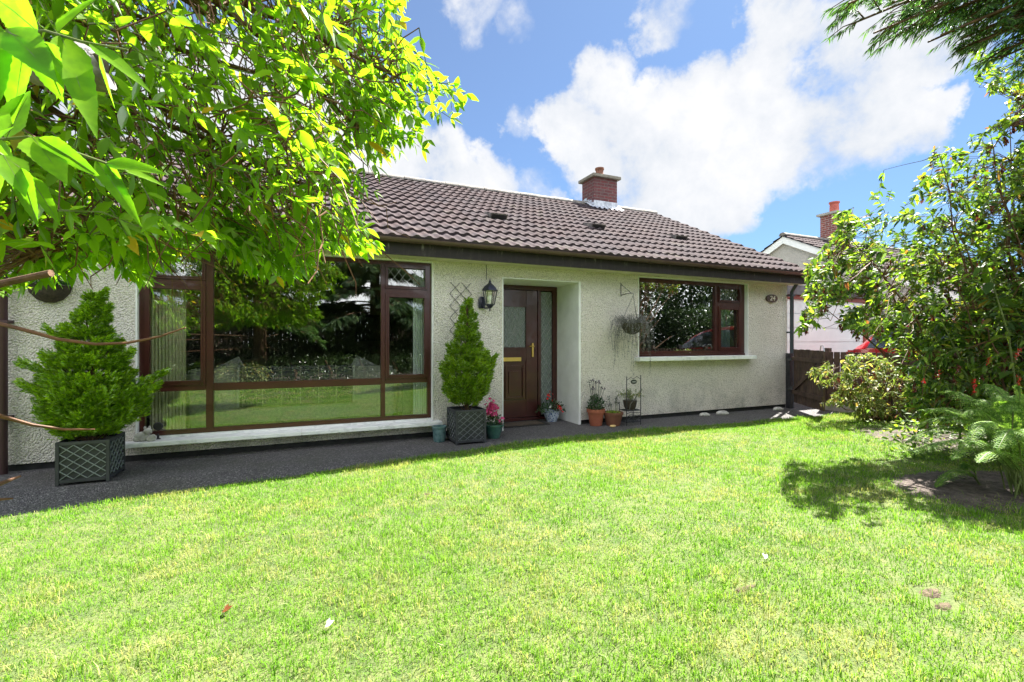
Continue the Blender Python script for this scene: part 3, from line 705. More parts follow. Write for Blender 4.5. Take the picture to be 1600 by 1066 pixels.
# --- roof of interlocking double-roll tiles
def tiled_slope(x0, x1, y0, z0, dirn, ncourse, gauge, pitch, name, mat, parent, step=8, roll=.15):
    """dirn=+1 rises towards +Y"""
    cp, sp_ = 1/sqrt(1+pitch*pitch), pitch/sqrt(1+pitch*pitch)
    ncol = int(round((x1-x0)/roll))*step; xs = x0+(x1-x0)*np.arange(ncol+1)/ncol
    ph = (xs-x0)/roll; f = ph-np.floor(ph)
    prof = .024*np.clip(np.cos((f-.5)*2*pi)*.75+.35, 0, 1)
    V = []; Q = []
    for c in range(ncourse):
        tj = np.repeat(rng.normal(0, .0022, int(len(xs)/(2*step))+2), 2*step)[:len(xs)]
        sj = np.repeat(rng.normal(0, .004, int(len(xs)/(2*step))+2), 2*step)[:len(xs)]
        s0 = c*gauge; s1 = (c+1)*gauge+.03
        rows = [(s0+sj, .012+prof*.2), (s0+sj, .050+prof+tj), (s0+sj+.02, .053+prof+tj), ((s0+s1)/2+0*sj, .035+prof*.97+tj*.5), (s1+0*sj, .016+prof*.93)]
        b = len(V)
        for s, h in rows:
            y = y0+dirn*(s*cp-h*sp_); z = z0+s*sp_+h*cp
            V += list(zip(xs, y, z))
        m = len(xs)
        for r in range(len(rows)-1):
            Q += [(b+r*m+i, b+r*m+i+1, b+(r+1)*m+i+1, b+(r+1)*m+i) for i in range(m-1)]
    # underside
    b = len(V); S = ncourse*gauge
    V += [(x0, y0, z0-.01), (x1, y0, z0-.01), (x1, y0+dirn*S*cp, z0+S*sp_-.01), (x0, y0+dirn*S*cp, z0+S*sp_-.01)]
    Q.append((b, b+1, b+2, b+3))
    o = np_obj(name, V, np.array(Q), None, mat, parent)
    bm = bmesh.new(); bm.from_mesh(o.data); bmesh.ops.recalc_face_normals(bm, faces=bm.faces); bm.to_mesh(o.data); bm.free()
    for p in o.data.polygons: p.use_smooth = True
    o.data.set_sharp_from_angle(angle=radians(50))
    return o
EY = 5.80; EZ = 2.485; PT = .497
G = (RY-EY)*sqrt(1+PT*PT)/14
roof = tiled_slope(-3.0, 8.70, EY, EZ, 1, 14, G, PT, 'roof', M['tiles'], house)
tiled_slope(-3.0, 8.70, 2*RY-EY, EZ, -1, 14, G, PT, 'roof', M['tiles'], house, step=4)
rg = MB(); zr = EZ+(RY-EY)*PT
x = -3.0; k = 0
while x < 8.68:
    x2_ = min(x+.45, 8.70)
    pr = [(RY+cos(pi*i/8)*(.125+.004*(k % 2)), zr+.0+sin(pi*i/8)*.10+.005*(k % 2)) for i in range(9)]
    rg.prism(pr, 'x', x+.004, x2_-.004); x = x2_; k += 1
rg.build('ridge_tiles', M['ridge'], house, smooth=True)
vg = MB()
for sgn in (1, -1):
    y0 = RY-sgn*(RY-EY)
    vg.add([(8.60, y0, EZ-.06), (8.66, y0, EZ-.06), (8.66, RY, zr-.06), (8.60, RY, zr-.06), (8.60, y0, EZ+.03), (8.66, y0, EZ+.03), (8.66, RY, zr+.03), (8.60, RY, zr+.03)],
           [(0,3,2,1),(4,5,6,7),(0,1,5,4),(1,2,6,5),(2,3,7,6),(3,0,4,7)])
vg.build('verge', M['fascia'], house)
for (vx_, vy_, vz_) in ((2.976, 7.44, 3.285), (5.0, 7.53, 3.335), (6.868, 7.40, 3.262)):
    b = MB(); hw = .15
    def rp(x, s, h): return (x, vy_+(s-h*.5)/1.117, vz_+(s*.5+h)/1.117)
    b.add([rp(vx_-hw, -.11, .04), rp(vx_+hw, -.11, .04), rp(vx_+hw, -.13, .15), rp(vx_-hw, -.13, .15),
           rp(vx_-hw, .2, .02), rp(vx_+hw, .2, .02), rp(vx_+hw, .2, .085), rp(vx_-hw, .2, .085)],
          [(0,1,2,3),(7,6,5,4),(0,4,5,1),(1,5,6,2),(2,6,7,3),(3,7,4,0)])
    vv = b.build('roof_vent', M['ridge'], house, bevel=.004)
    g = MB(); g.add([rp(vx_-hw+.02, -.116, .05), rp(vx_+hw-.02, -.116, .05), rp(vx_+hw-.02, -.132, .13), rp(vx_-hw+.02, -.132, .13)], [(0, 1, 2, 3)])
    g.build('grille', M['dark_gap'], vv)
# chimney
cx0, cx1, cy0, cy1 = 6.56, 7.24, 9.87, 10.42
ch = MB().box(cx0, cy0, 4.1, cx1, cy1, 5.30).build('chimney', M['brick'], house)
cc = MB(); cc.box(cx0-.075, cy0-.075, 5.302, cx1+.075, cy1+.075, 5.375); cc.box(cx0-.02, cy0-.02, 5.376, cx1+.02, cy1+.02, 5.40)
cc.build('chimney_cap', PM('cap_concrete', (.16, .14, .11), (.26, .24, .19), 9, .9, bump=.5, bscale=30), ch, bevel=.006)
MB().lathe([(.11, 0), (.115, .03), (.10, .05), (.095, .20), (.115, .205), (.115, .245), (.085, .245), (.08, .05)], (6.90, 10.14, 5.40), 20).build('chimney_pot', M['terracotta_d'], ch, smooth=True)
fl = MB()
def roofz(y): return EZ+(y-EY)*PT if y < RY else EZ+(2*RY-y-EY)*PT
fl.box(cx0-.012, cy0-.012, roofz(cy0)-.02, cx1+.012, cy0, roofz(cy0)+.22)
for xs_, xe_ in ((cx0-.012, cx0), (cx1, cx1+.012)):
    for k in range(5):
        ya = cy0+k*.11; yb = ya+.10; zb = roofz(min(ya, RY)); fl.box(xs_, ya, zb-.05, xe_, yb, zb+.18+.02*(k % 2))
# dressed apron over the tiles
nap = 24
V = []; 
for j, s in enumerate((.0, -.10, -.20)):
    for i in range(nap+1):
        xx = cx0-.16+(cx1-cx0+.32)*i/nap; yy = cy0+s*1.0-(.015*sin(i*2.1) if j == 2 else 0)
        V.append((xx, yy, roofz(yy)+.085+.02*sin(i*2*pi/ (nap/6.8))))
Fq = [(j*(nap+1)+i, j*(nap+1)+i+1, (j+1)*(nap+1)+i+1, (j+1)*(nap+1)+i) for j in range(2) for i in range(nap)]
fl.add(V, Fq)
for sx in (cx0-.16, cx1+.02):
    fl.add([(sx, cy0, roofz(cy0)+.10), (sx+.14, cy0, roofz(cy0)+.10), (sx+.14, RY-.03, roofz(RY-.03)+.11), (sx, RY-.03, roofz(RY-.03)+.11)], [(0, 1, 2, 3)])
fl.build('flashing', M['leadf'], ch)
# pipes
dp = MB(); dp.tube([(8.50, 6.10, -.02), (8.50, 6.10, 2.18), (8.50, 5.98, 2.36), (8.50, 5.83, 2.46)], .034, 12)
for z in (.5, 1.4, 2.1): dp.box(8.455, 6.06, z, 8.545, 6.18, z+.03)
dp.build('downpipe', M['pipe'], house, smooth=True)
dp = MB(); dp.tube([(-2.63, 6.10, -.02), (-2.63, 6.10, 2.18), (-2.63, 5.98, 2.36), (-2.63, 5.83, 2.46)], .036, 12)
for z in (.5, 1.42, 2.1): dp.box(-2.68, 6.06, z, -2.58, 6.18, z+.03)
dp.build('downpipe', PM('brown_downpipe', (.06, .025, .03), rough=.5), house, smooth=True)

# ---- things seen through the glass
def fold_curtain(x0, x1, z0, z1, y, per, amp, name, mat, label, cat):
    n = int((x1-x0)/per*8); V = []
    for k in range(n+1):
        xx = x0+(x1-x0)*k/n; yy = y+amp*sin(2*pi*(xx-x0)/per)
        V += [(xx, yy, z0), (xx, yy, z1), (xx, yy+.004, z0), (xx, yy+.004, z1)]
    F = []
    for k in range(n):
        a = 4*k; F += [(a, a+4, a+5, a+1), (a+2, a+3, a+7, a+6), (a, a+2, a+6, a+4), (a+1, a+5, a+7, a+3)]
    F += [(0, 1, 3, 2), (4*n, 4*n+2, 4*n+3, 4*n+1)]
    tag(MB().add(V, F).build(name, mat, None, (x0, y, z0), smooth=True), label, cat)
fold_curtain(-1.56, -1.22, .22, 2.22, 6.42, .032, .012, 'vertical_blind', M['curtain'], 'beige vertical blind gathered at the left side of the large window', 'blind')
fold_curtain(1.36, 1.56, .22, 2.22, 6.42, .032, .012, 'vertical_blind', M['curtain_w'], 'white vertical blind gathered at the right side of the large window', 'blind')
fold_curtain(6.82, 7.25, 1.03, 2.22, 6.44, .09, .02, 'curtain', M['curtain_b'], 'pale blue curtain behind the narrow casement of the right window', 'curtain')
sofa = empty('sofa', (0, 7.1, .1)); tag(sofa, 'patterned beige sofa with its back to the large window', 'sofa')
def soft_box(x0, y0, z0, x1, y1, z1, r, name, mat, parent=None, loc=None):
    return MB().box(x0, y0, z0, x1, y1, z1).build(name, mat, parent, loc, bevel=r, smooth=True)
soft_box(-1.32, 6.80, .16, 1.22, 7.02, .90, .06, 'backrest', M['sofa'], sofa)
soft_box(-1.30, 7.03, .16, 1.20, 7.75, .52, .05, 'seat', M['sofa'], sofa)
soft_box(-1.58, 6.82, .16, -1.33, 7.8, .74, .07, 'armrest', M['sofa'], sofa); soft_box(1.23, 6.82, .16, 1.48, 7.8, .74, .07, 'armrest', M['sofa'], sofa)
th = MB(); tp = [(6.78, .42), (6.778, .70), (6.785, .88), (6.83, .918), (6.95, .922), (7.03, .90), (7.045, .7)]
for i in range(len(tp)-1):
    (ya, za), (yb, zb) = tp[i], tp[i+1]
    th.add([(-.74, ya, za), (.62, ya, za), (.62, yb, zb), (-.74, yb, zb)], [(0, 1, 2, 3)])
thr = empty('throw_blanket', (0, 6.9, .92)); tag(thr, 'dark tartan throw with cream edges spread over the sofa back', 'blanket')
th.build('cloth', M['tartan'], thr)
tr_ = MB()
for xx in (-.755, .62):
    for i in range(len(tp)-1): (ya, za), (yb, zb) = tp[i], tp[i+1]; tr_.bar((xx+.008, ya-.003, za), (xx+.008, yb-.003, zb+.002), .03, .008, up=(0, 1, 0))
tr_.bar((-.75, 6.772, .70), (.64, 6.772, .735), .012, .02); tr_.build('fringe', M['fringe'], thr)
for (cx_, ang, lab) in ((-.86, .5, 'grey cushion propped on the left end of the sofa back'), (.78, -.5, 'grey cushion propped on the right end of the sofa back')):
    cb = MB(); s_ = .19; pts = []
    for i in range(9):
        for j in range(9):
            a, b = i/8*2-1, j/8*2-1; pts.append((a, b, .055*(1-a**4)*(1-b**4)))
    for sg_ in (1, -1):
        V = []
        for a, b, h in pts:
            px, pz = a*s_, b*s_; V.append((cx_+px*cos(ang)-pz*sin(ang)  , 7.17+sg_*h, .79+px*sin(ang)+pz*cos(ang)))
        cb.add(V, [(i*9+j, i*9+j+1, (i+1)*9+j+1, (i+1)*9+j) for i in range(8) for j in range(8)])
    tag(cb.build('cushion', M['cushion'], None, (cx_, 7.17, .86), smooth=True), lab, 'cushion')
pf = empty('wall_picture', (1.35, 10.38, 1.5)); tag(pf, 'dark framed picture on the far wall of the living room', 'picture')
q = MB(); frame_rect(q, 1.0, 1.25, 1.75, 1.8, .05, 10.34, 10.38); q.build('frame', M['plast'], pf); MB().box(1.05, 10.36, 1.3, 1.7, 10.37, 1.75).build('print', PM('dull_print', (.10, .09, .07), (.04, .05, .06), 6), pf)

# ---- garage beside the house
gar = empty('garage', (10.4, 6.7, 0)); tag(gar, 'flat roofed garage with white panelled up and over door beside the bungalow', 'garage')
g = MB(); g.box(8.62, 6.72, 0, 9.02, 6.95, 2.22); g.box(11.75, 6.72, 0, 12.2, 6.95, 2.22); g.box(8.62, 6.72, 2.22, 12.2, 6.95, 2.3)
g.box(12.0, 6.95, 0, 12.2, 12, 2.3); g.box(8.62, 6.95, 0, 8.78, 12, 2.3); g.build('wall', M['wall_n'], gar)
MB().box(8.56, 6.60, 2.215, 12.3, 12.1, 2.41).build('roof', M['felt'], gar)
g = MB(); g.box(9.02, 6.66, 2.13, 11.75, 6.74, 2.21); g.box(8.94, 6.66, 0, 9.02, 6.74, 2.21); g.box(11.75, 6.66, 0, 11.83, 6.74, 2.21); g.build('door_frame', M['red_pvc'], gar)
g = MB()
zz = [.03, .33, .63, .93, 1.23, 1.53, 1.83, 2.13]
for i in range(7): g.box(9.022, 6.70, zz[i]+.006, 11.748, 6.74, zz[i+1]-.006)
g.box(9.03, 6.725, .03, 11.74, 6.745, 2.12)
gd = g.build('garage_door', M['gwhite'], gar, bevel=.003)
h_ = MB(); h_.box(10.35, 6.68, 1.02, 10.47, 6.70, 1.05); h_.tube([(10.41, 6.69, 1.035), (10.41, 6.66, 1.035), (10.47, 6.655, 1.03)], .01, 6); h_.build('handle', M['plast'], gd)

# ---- neighbour's house
nb = empty('neighbour_house', (17, 10, 0)); tag(nb, 'pale roughcast gabled house with white bargeboards beyond the garage', 'house')
nx = 15.0; ry_ = 11.0; rz_ = 4.80; ey_, ez_ = 6.3, 2.45; by_ = 15.7; PN = (rz_-ez_)/(ry_-ey_)
g = MB(); g.prism([(6.8, 0), (15.2, 0), (15.2, 2.55), (11, rz_-.18), (6.8, 2.55)], 'x', nx, nx+.3); g.box(nx+.3, 6.8, 0, nx+10, 7.1, 2.55); g.box(nx+9.7, 7.1, 0, nx+10, 15.2, 2.55); g.box(nx+.3, 14.9, 0, nx+9.7, 15.2, 2.55)
g.build('wall', M['wall_n'], nb)
gn = (ry_-ey_)*sqrt(1+PN*PN)/14
tiled_slope(nx-.15, nx+10.2, ey_, ez_, 1, 14, gn, PN, 'roof', M['tiles'], nb, step=4); tiled_slope(nx-.15, nx+10.2, by_, ez_, -1, 14, gn, PN, 'roof', M['tiles'], nb, step=4)
g = MB()
for sg_ in (1, -1):
    y0 = ry_-sg_*(ry_-ey_)
    g.add([(nx-.12, y0, ez_-.24), (nx-.09, y0, ez_-.24), (nx-.09, ry_, rz_-.24), (nx-.12, ry_, rz_-.24), (nx-.12, y0, ez_), (nx-.09, y0, ez_), (nx-.09, ry_, rz_), (nx-.12, ry_, rz_)],
          [(0,3,2,1),(4,5,6,7),(0,1,5,4),(1,2,6,5),(2,3,7,6),(3,0,4,7)])
g.build('bargeboard', M['white'], nb)
g = MB(); g.prism([(ry_+cos(pi*i/8)*.13, rz_+.02+sin(pi*i/8)*.11) for i in range(9)], 'x', nx-.15, nx+10.2); g.build('ridge_tiles', M['ridge'], nb, smooth=True)
cn = MB().box(17.25, 10.72, 4.2, 18.0, 11.28, 5.78).build('chimney', M['brick_n'], nb)
MB().box(17.16, 10.63, 5.782, 18.09, 11.37, 5.86).build('chimney_cap', M['kerb'], cn)
MB().lathe([(.16, 0), (.15, .05), (.14, .36), (.17, .37), (.17, .42), (.12, .42)], (17.6, 11, 5.86), 18, capt=True).build('chimney_pot', PM('red_clay', (.35, .08, .06), (.42, .11, .08), 8, .8), cn, smooth=True)
MB().box(17.235, 10.705, 4.55, 18.015, 10.718, 4.90).build('flashing', M['leadf'], cn)

# ---- gate and fence
gate = empty('garden_gate', (8.45, 6.02, 0)); tag(gate, 'dark brown boarded garden gate standing open beside the house corner', 'gate')
A = Vector((8.45, 6.02, 0)); B = Vector((7.78, 5.02, 0)); D = (B-A).normalized(); Lg = (B-A).length; Nn = Vector((-D.y, D.x, 0))
if Nn.dot(Vector((-1, -1, 0))) < 0: Nn = -Nn
bd = MB(); nbd = 9; wdt = Lg/nbd
for i in range(nbd):
    p = A+D*(wdt*(i+.5)); gp = .014 if i % 3 else .026
    bd.bar((p.x, p.y, .10-.0*i), (p.x, p.y, 1.10-.012*random.random()), wdt-gp, .022, up=tuple(Nn))
bd.build('boards', M['fence'], gate)
rl = MB()
for z in (.30, .92): a = A+Nn*.025; b = B+Nn*.025; rl.bar((a.x, a.y, z), (b.x, b.y, z), .03, .07)
a = A+Nn*.03+D*.08; b = B+Nn*.03-D*.05; rl.bar((a.x, a.y, .36), (b.x, b.y, .88), .028, .07)
rl.build('braces', M['fence'], gate)
MB().box(8.40, 6.06, -.02, 8.475, 6.15, 1.02).build('gate_post', M['black_iron'], gate)
hg = MB(); hg.bar((A.x-.03, A.y+.02, .36), (A.x-.06, A.y+.08, .36), .03, .05); hg.build('hinge', M['black_iron'], gate); MB().bar((A.x-.03, A.y+.02, .90), (A.x-.06, A.y+.08, .90), .03, .05).build('hinge', M['black_iron'], gate)
lt = MB(); lt.tube([(B.x, B.y, 1.08), (B.x+.02, B.y+.03, 1.17), (B.x+.05, B.y+.09, 1.17), (B.x+.06, B.y+.11, 1.08)], .008, 6); lt.build('latch', M['rim'], gate)
fen = empty('picket_fence', (8.9, 4, 0)); tag(fen, 'dark brown boarded fence on a pale kerb between lawn and driveway', 'fence')
fb = MB(); y = 5.80; k = 0
while y > -4.5:
    fb.box(8.89, y-.095, .06, 8.912, y, 1.06-.015*random.random()); y -= .118; k += 1
fb.build('boards', M['fence'], fen)
fr = MB(); fr.box(8.913, -4.5, .30, 8.95, 5.78, .37); fr.box(8.913, -4.5, .86, 8.95, 5.78, .93); fr.build('rails', M['fence'], fen)
fp = MB(); y = 5.78
while y > -4.5: MB().box(8.952, y-.09, 0, 9.03, y, 1.12).build('post', M['fence'], fen); y -= 1.9
MB().box(8.84, -4.5, -.06, 8.888, 5.80, .10).build('kerb', M['kerb'], fen)

# ---- red hatchback, nose away from the garage
car = empty('parked_car', (10.15, 3.5, 0)); tag(car, 'red hatchback parked on the driveway in front of the garage', 'car')
CX = 10.15; YN = 1.25; YT = 5.65
# stations: y, halfwidth, z bottom, z belt, z top, roof halfwidth
S = [(0, .62, .30, .62, .66, .50), (.12, .76, .20, .70, .76, .60), (.35, .84, .18, .84, .90, .66), (.70, .87, .18, .93, .98, .68), (1.05, .88, .18, .99, 1.04, .68),
     (1.30, .88, .18, 1.02, 1.14, .66), (1.70, .89, .18, 1.03, 1.42, .60), (2.05, .89, .18, 1.04, 1.55, .57), (2.60, .89, .18, 1.05, 1.61, .56), (3.2, .89, .18, 1.07, 1.60, .56),
     (3.7, .88, .18, 1.09, 1.54, .55), (4.0, .87, .20, 1.10, 1.42, .56), (4.22, .85, .24, 1.10, 1.20, .60), (4.36, .80, .30, 1.02, 1.04, .62), (4.4, .66, .36, .90, .94, .56)]
def ring(s):
    dy, hw, zb, zt, zr_, rw = s; y = YN+dy
    r = [(-hw*.9, zb), (-hw, zb+.12), (-hw, (zb+zt)/2), (-hw*.97, zt), (-(rw+hw*.94)/2-.01, (zt+zr_)/2+.02*(zr_-zt)), (-rw, zr_-.015), (-rw*.6, zr_+.012)]
    r = r+[(-a, b) for a, b in reversed(r)]
    return [(CX+a, y, b) for a, b in r]
V = []; F = []; nr = 14
for s in S: V += ring(s)
for i in range(len(S)-1):
    for k in range(nr-1): F.append((i*nr+k, i*nr+k+1, (i+1)*nr+k+1, (i+1)*nr+k))
    F.append((i*nr+nr-1, i*nr, (i+1)*nr, (i+1)*nr+nr-1))
F += [tuple(range(nr)), tuple((len(S)-1)*nr+k for k in range(nr))]
cb = MB().add(V, F).build('body', M['car_red'], car, smooth=True)
def gl(i0, i1, lo, hi, side, ta=0, tb=0, out=.006):
    """side glazing between stations, fractions lo..hi of the belt-to-roof face"""
    V = []
    def P(s, fr):
        dy, hw, zb, zt, zr_, rw = s
        if fr <= .5: a = np.array([hw*.97, zt]); b = np.array([(rw+hw*.94)/2+.01, (zt+zr_)/2+.02*(zr_-zt)]); q = a+(b-a)*fr*2
        else: a = np.array([(rw+hw*.94)/2+.01, (zt+zr_)/2+.02*(zr_-zt)]); b = np.array([rw, zr_-.015]); q = a+(b-a)*(fr-.5)*2
        return (CX+side*(q[0]+out), YN+dy, q[1]+out*.3)
    mb = MB()
    for i in range(i0, i1):
        for (f0, f1) in ((lo, .5), (.5, hi)): mb.quad(P(S[i], f0), P(S[i+1], f0), P(S[i+1], f1), P(S[i], f1))
    return mb
for sd in (-1, 1):
    gl(5, 8, .08, .86, sd).build('side_window', M['car_glass'], car); gl(8, 11, .08, .86, sd).build('side_window', M['car_glass'], car)
def across(i0, i1, wf_, name, mat, out=.008):
    mb = MB()
    for i in range(i0, i1):
        a, b = S[i], S[i+1]
        for f0, f1 in ((-1, -.6), (-.6, .6), (.6, 1)):
            def P(s, f): return (CX+f*s[5]*wf_, YN+s[0], s[4]+(.012 if abs(f) < .7 else -.012)+out)
            mb.quad(P(a, f0), P(a, f1), P(b, f1), P(b, f0))
    mb.build(name, mat, car)
across(4, 7, .93, 'windscreen', M['car_glass']); across(10, 12, .9, 'rear_window', M['car_glass'])
for sd in (-1, 1):
    for wy in (YN+.85, YN+3.45):
        wb_ = MB().lathe([(.20, -.10), (.29, -.10), (.315, -.06), (.315, .06), (.29, .10), (.20, .10)], (CX+sd*.80, wy, .315), 28, axis='x').build('wheel', M['tyre'], car, smooth=True)
        r_ = MB().lathe([(.02, .105), (.195, .09), (.20, .06)], (CX+sd*.80, wy, .315), 20, axis='x', capt=True)
        if sd < 0: r_ = MB().lathe([(.02, -.105), (.195, -.09), (.20, -.06)], (CX+sd*.80, wy, .315), 20, axis='x', capt=True)
        r_.build('rim', M['rim'], wb_)
    MB().box(CX+sd*.93-.08, YN+1.42, 1.02, CX+sd*.93+.08, YN+1.52, 1.15).build('wing_mirror', M['plast'], car, bevel=.03, smooth=True)
    MB().box(CX+sd*.62-.16, YN+.02, .60, CX+sd*.62+.16, YN+.3, .72).build('headlight', M['lampw'], car, bevel=.03, smooth=True)
    MB().box(CX+sd*.72-.11, YT-.26, .88, CX+sd*.72+.11, YT-.02, 1.08).build('tail_light', M['lampred'], car, bevel=.03, smooth=True)
# ================================================================== SMALL THINGS BY THE WALL
# house number plaque
pq = empty('house_number_sign', (8.03, 6.17, 2.046)); tag(pq, 'small oval brown house number sign reading 24 near the right corner', 'sign')
b = MB(); n = 32
b.prism([(8.03+cos(2*pi*i/n)*.150, 2.046+sin(2*pi*i/n)*.075) for i in range(n)], 'y', 6.150, 6.176); b.build('plaque', PM('plaque_brown', (.05, .025, .018), (.09, .045, .03), 10, .4), pq)
b = MB(); b.prism([(8.03+cos(2*pi*i/n)*.142, 2.046+sin(2*pi*i/n)*.067) for i in range(n)], 'y', 6.1495, 6.1515)
fc = bpy.data.curves.new('digits', 'FONT'); fc.body = '24'; fc.size = .125; fc.align_x = 'CENTER'; fc.align_y = 'CENTER'; fc.extrude = .003; fc.shear = .15
fo = bpy.data.objects.new('digits', fc); COL.objects.link(fo); bpy.context.view_layer.update()
me = bpy.data.meshes.new_from_object(fo.evaluated_get(bpy.context.evaluated_depsgraph_get())); COL.objects.unlink(fo); bpy.data.objects.remove(fo)
me.transform(Matrix.Rotation(radians(90), 4, 'X')); me.transform(Matrix.Diagonal((1.15, 1, 1, 1))); me.materials.clear(); me.materials.append(PM('cream_enamel', (.75, .7, .6), rough=.4))
do = bpy.data.objects.new('digits', me); COL.objects.link(do); do.parent = pq; do.location = (0, -.024, 0)

# wall lantern
la = empty('wall_lantern', (2.32, 6.17, 1.8)); tag(la, 'black six sided coach lantern on the wall left of the front door', 'lamp')
lx, ly = 2.322, 6.02
b = MB(); b.lathe([(.0, -.0), (.045, .0), (.05, .02), (.05, .13), (.03, .16), (0, .165)], (2.255, 6.16, 1.70), 16, sc=(1, .35)); b.tube([(2.255, 6.15, 1.78), (2.27, 6.09, 1.70), (lx, ly, 1.70), (lx, ly, 1.725)], .011, 8)
b.build('bracket', M['lantern'], la, smooth=True)
def hexr(r, z, rot=pi/6): return [(lx+cos(rot+pi*k/3)*r, ly+sin(rot+pi*k/3)*r, z) for k in range(6)]
b = MB(); lo, hi = hexr(.060, 1.745), hexr(.098, 1.935)
for k in range(6): b.tube([lo[k], hi[k]], .006, 6)
for ring_ in (lo, hi):
    for k in range(6): b.tube([ring_[k], ring_[(k+1) % 6]], .006, 6)
b.build('cage', M['lantern'], la)
b = MB(); b.lathe([(.120, 0), (.108, .018), (.075, .06), (.045, .085), (.03, .095), (.016, .115), (.02, .125), (.007, .145), (.005, .165), (0, .168)], (lx, ly, 1.936), 6)
b.build('cap', M['lantern'], la)
b = MB(); b.lathe([(.006, -.09), (.012, -.07), (.008, -.055), (.03, -.04), (.063, -.004), (.063, .0)], (lx, ly, 1.745), 6, capt=True); b.build('base_finial', M['lantern'], la)
b = MB(); lo, hi = hexr(.057, 1.748), hexr(.094, 1.932)
for k in range(6): b.quad(lo[k], lo[(k+1) % 6], hi[(k+1) % 6], hi[k])
b.build('glass_panes', M['lglass'], la)
b = MB(); b.lathe([(.012, 0), (.016, .03), (.03, .06), (.032, .09), (.02, .12), (0, .13)], (lx, ly, 1.75), 14); b.build('bulb', M['bulb'], la, smooth=True)
tag(MB().tube([(2.33, 6.165, 2.10), (2.328, 6.172, 2.31)], .004, 5).build('cable', M['black_iron'], None, (2.33, 6.17, 2.1)), 'thin black cable running up the wall above the lantern', 'cable')

# expanding trellis
tr = MB(); tx0, tx1, tz0, tz1 = 1.80, 2.115, .90, 2.04; cw, chh = .155, .165
def clipseg(x, z, s):
    out = []
    # line through (x,z) slope s*chh/cw clipped to box
    k = s*chh/cw; pts = []
    for X in (tx0, tx1):
        Z_ = z+k*(X-x)
        if tz0 <= Z_ <= tz1: pts.append((X, Z_))
    for Z_ in (tz0, tz1):
        X = x+(Z_-z)/k
        if tx0 < X < tx1: pts.append((X, Z_))
    return pts
for i in range(-4, 14):
    for s in (1, -1):
        p = clipseg(tx0, tz0+i*chh-(.0 if s > 0 else -0), s)
        if len(p) == 2 and abs(p[0][0]-p[1][0]) > .03: tr.bar((p[0][0], 6.165-.004*s, p[0][1]), (p[1][0], 6.165-.004*s, p[1][1]), .007, .005)
tag(tr.build('trellis', M['black_iron'], None, (1.96, 6.16, .9)), 'thin dark diamond trellis fixed to the wall beside the large window', 'trellis')

